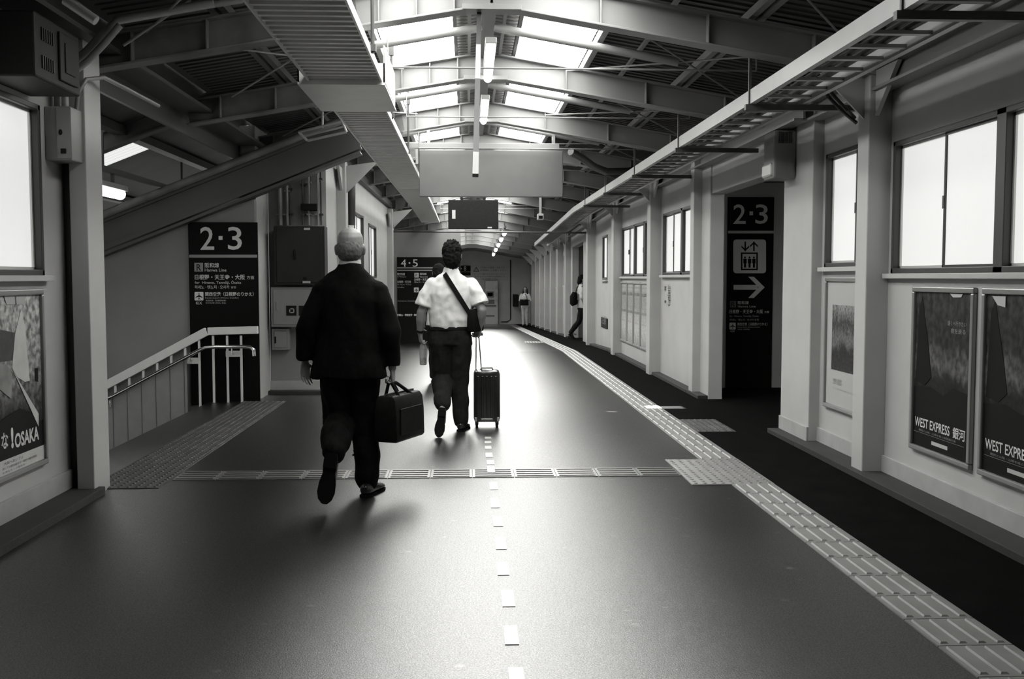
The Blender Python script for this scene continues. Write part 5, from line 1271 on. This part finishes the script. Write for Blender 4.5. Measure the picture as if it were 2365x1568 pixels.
# ---- walkers further off
def simple_person(loc, yaw, label, H=1.62, top='top', legs='jean', hairm='hair', longhair=False, stride=.0, arms=None, topname='top', hands_curl=.5, skirt=False):
    r = thing('person', loc, label, 'person'); B = Body(r, loc, yaw); k = H / 1.70
    def q(x, y, z): return V3(x * k, y * k, z * k)
    SHs = [q(-.17, 0, 1.38), q(.17, 0, 1.38)]
    ELs, WRs = arms(q) if arms else ([q(-.215, -.02, 1.10), q(.215, -.02, 1.10)], [q(-.22, .05, .86), q(.22, .05, .86)])
    HPs = [q(-.08, 0, .88), q(.08, 0, .88)]
    KNs = [q(-.08, .03 + stride * .35, .48), q(.08, .03 - stride * .3, .48)]; ANs = [q(-.08, stride * .5, .10), q(.08, -stride * .8, .10 + stride * .25)]
    mb = MB(); hq = head(mb, q(0, .02, 1.575), k * .98)
    mb.loft([(q(0, -.012, 1.40), .066 * k, .058 * k), (q(0, -.008, 1.47), .05 * k, .052 * k), (q(0, .0, 1.53), .048 * k, .05 * k)], 14)
    mb.loft([(q(0, 0, .84), .12 * k, .08 * k), (q(0, 0, 1.05), .105 * k, .075 * k), (q(0, 0, 1.28), .13 * k, .08 * k), (q(0, -.004, 1.38), .13 * k, .065 * k), (q(0, -.01, 1.42), .07 * k, .05 * k)], 16)
    for i in (0, 1):
        limb(mb, [SHs[i], ELs[i], WRs[i]], [.042 * k, .034 * k, .026 * k]); limb(mb, [HPs[i], KNs[i], ANs[i]], [.06 * k, .046 * k, .034 * k]); limb(mb, [ANs[i], ANs[i] + q(0, .12, -.055)], [.034 * k, .028 * k])
        dr = (WRs[i] - ELs[i]).normalized(); hand(mb, WRs[i], dr, (1 if i == 0 else -1, .1, .2), (0, 1, .3), hands_curl, .95 * k)
    B.put(mb, 'body', M['skin'], remesh=.006, sm_iter=3)
    mb = MB()
    for sx in (-1, 1): mb.ell(hq(.032 * sx, .089, .010), .011, .009, .008, 10, 6)
    B.put(mb, 'eyes', M['eye'], smooth=True)
    mb = MB(); mb.ell(q(0, -.005, 1.605), .088 * k, .103 * k, .10 * k, 20, 12); mb.ell(q(0, -.045, 1.55), .083 * k, .07 * k, .10 * k, 18, 10)
    if longhair:
        for sx in (-1, 1): mb.loft([(q(.065 * sx, -.01, 1.62), .035 * k, .05 * k), (q(.082 * sx, -.01, 1.50), .03 * k, .05 * k), (q(.09 * sx, .01, 1.36), .028 * k, .04 * k), (q(.085 * sx, .03, 1.26), .015 * k, .02 * k)], 10)
        mb.loft([(q(0, -.06, 1.6), .085 * k, .05 * k), (q(0, -.075, 1.42), .095 * k, .04 * k), (q(0, -.085, 1.26), .08 * k, .03 * k)], 14)
    else: mb.ell(q(0, -.09, 1.50), .04 * k, .035 * k, .06 * k, 12, 8)
    B.put(mb, 'hair', M[hairm], remesh=.007, wobble=.008, wsc=40)
    mb = MB()
    mb.loft([(q(0, 0, .83), .185 * k, .125 * k), (q(0, 0, .95), .17 * k, .118 * k), (q(0, 0, 1.08), .155 * k, .108 * k), (q(0, 0, 1.25), .175 * k, .118 * k), (q(0, -.006, 1.35), .175 * k, .10 * k), (q(0, -.01, 1.40), .12 * k, .078 * k), (q(0, -.01, 1.45), .065 * k, .062 * k)], 22)
    for i in (0, 1): limb(mb, [SHs[i] + q(.015 if i == 0 else -.015, 0, -.03), SHs[i].lerp(ELs[i], .6), ELs[i]], [.066 * k, .062 * k, .055 * k])
    B.put(mb, topname, M[top], remesh=.01, wobble=.012, wsc=9)
    mb = MB(); mb.loft([(q(0, 0, .78), .18 * k, .115 * k), (q(0, 0, .86), .176 * k, .118 * k), (q(0, 0, .93), .16 * k, .11 * k)], 20)
    for i in (0, 1): limb(mb, [HPs[i] + q(0, 0, -.05), KNs[i], ANs[i] + q(0, .0, .01)], [(.095 * k, .10 * k), .075 * k, .062 * k])
    B.put(mb, 'trousers', M[legs], remesh=.01, wobble=.012, wsc=9)
    for i in (0, 1):
        if i == 1 and stride: shoe(B, ANs[i] + q(0, -.07, -.06), (0, .75, -.66), (0, .66, .75), sc=.9 * k)
        else: shoe(B, ANs[i] + q(0, -.06, -.094), (0, 1, 0), (0, 0, 1), sc=.9 * k)
    return r, B, q
# walker mostly hidden in front of the man in the white shirt
pw = V3(-.385, 13.3, 0)
simple_person(pw, 0, 'walker almost hidden ahead of the man in the white shirt', 1.60, 'top', 'trouser', stride=.22, longhair=False)
# woman standing at the far end
fy = fz(40.4); px_ = aY(1213, 700, 40.4).x
def folded(q): return [q(-.23, .02, 1.13), q(.23, .02, 1.13)], [q(-.07, .20, 1.12), q(.07, .20, 1.12)]
r, B, q = simple_person((px_, 40.4, fy), PI - .25, 'long-haired woman standing at the far end of the corridor', 1.60, 'top', 'jean', longhair=True, arms=folded)
b_ = thing('shoulder_bag', B.w(q(0, .2, .92)), 'dark bag held in front by the woman at the far end', 'bag')
mb = MB().box(-.17, .17, .15, .27, .86, 1.10)
for i, v in enumerate(mb.v): mb.v[i] = B.w(v)
mb.build('bag_body', M['cloth'], b_, bevel=.03, smooth=True)
mb = MB().tube([q(-.12, .2, 1.08), q(-.10, .17, 1.28), q(-.02, .12, 1.40)], .012, 8)
for i, v in enumerate(mb.v): mb.v[i] = B.w(v)
mb.build('strap', M['cloth'], b_, smooth=True)
# person turning into the far doorway
py = 25.5; q_ = aY(1338, 700, py)
r, B, q = simple_person((2.93, py, fz(py)), -PI / 2, 'person in a white shirt stepping through the far doorway', 1.66, 'shirt', 'trouser', stride=.36, topname='shirt')
b_ = thing('backpack', B.w(q(0, -.22, 1.0)), 'dark bag slung behind the person in the far doorway', 'bag')
mb = MB().loft([(q(.05, -.20, .90), .13, .07), (q(.05, -.22, .95), .16, .10), (q(.05, -.22, 1.12), .16, .10), (q(.05, -.19, 1.24), .11, .06)], 16)
for i, v in enumerate(mb.v): mb.v[i] = B.w(v)
mb.build('bag_body', M['cloth'], b_, smooth=True)
mb = MB().tube([q(.05, -.17, 1.22), q(-.02, -.125, 1.36), q(-.09, -.02, 1.435)], .012, 8)
for i, v in enumerate(mb.v): mb.v[i] = B.w(v)
mb.build('strap', M['cloth'], b_, smooth=True)
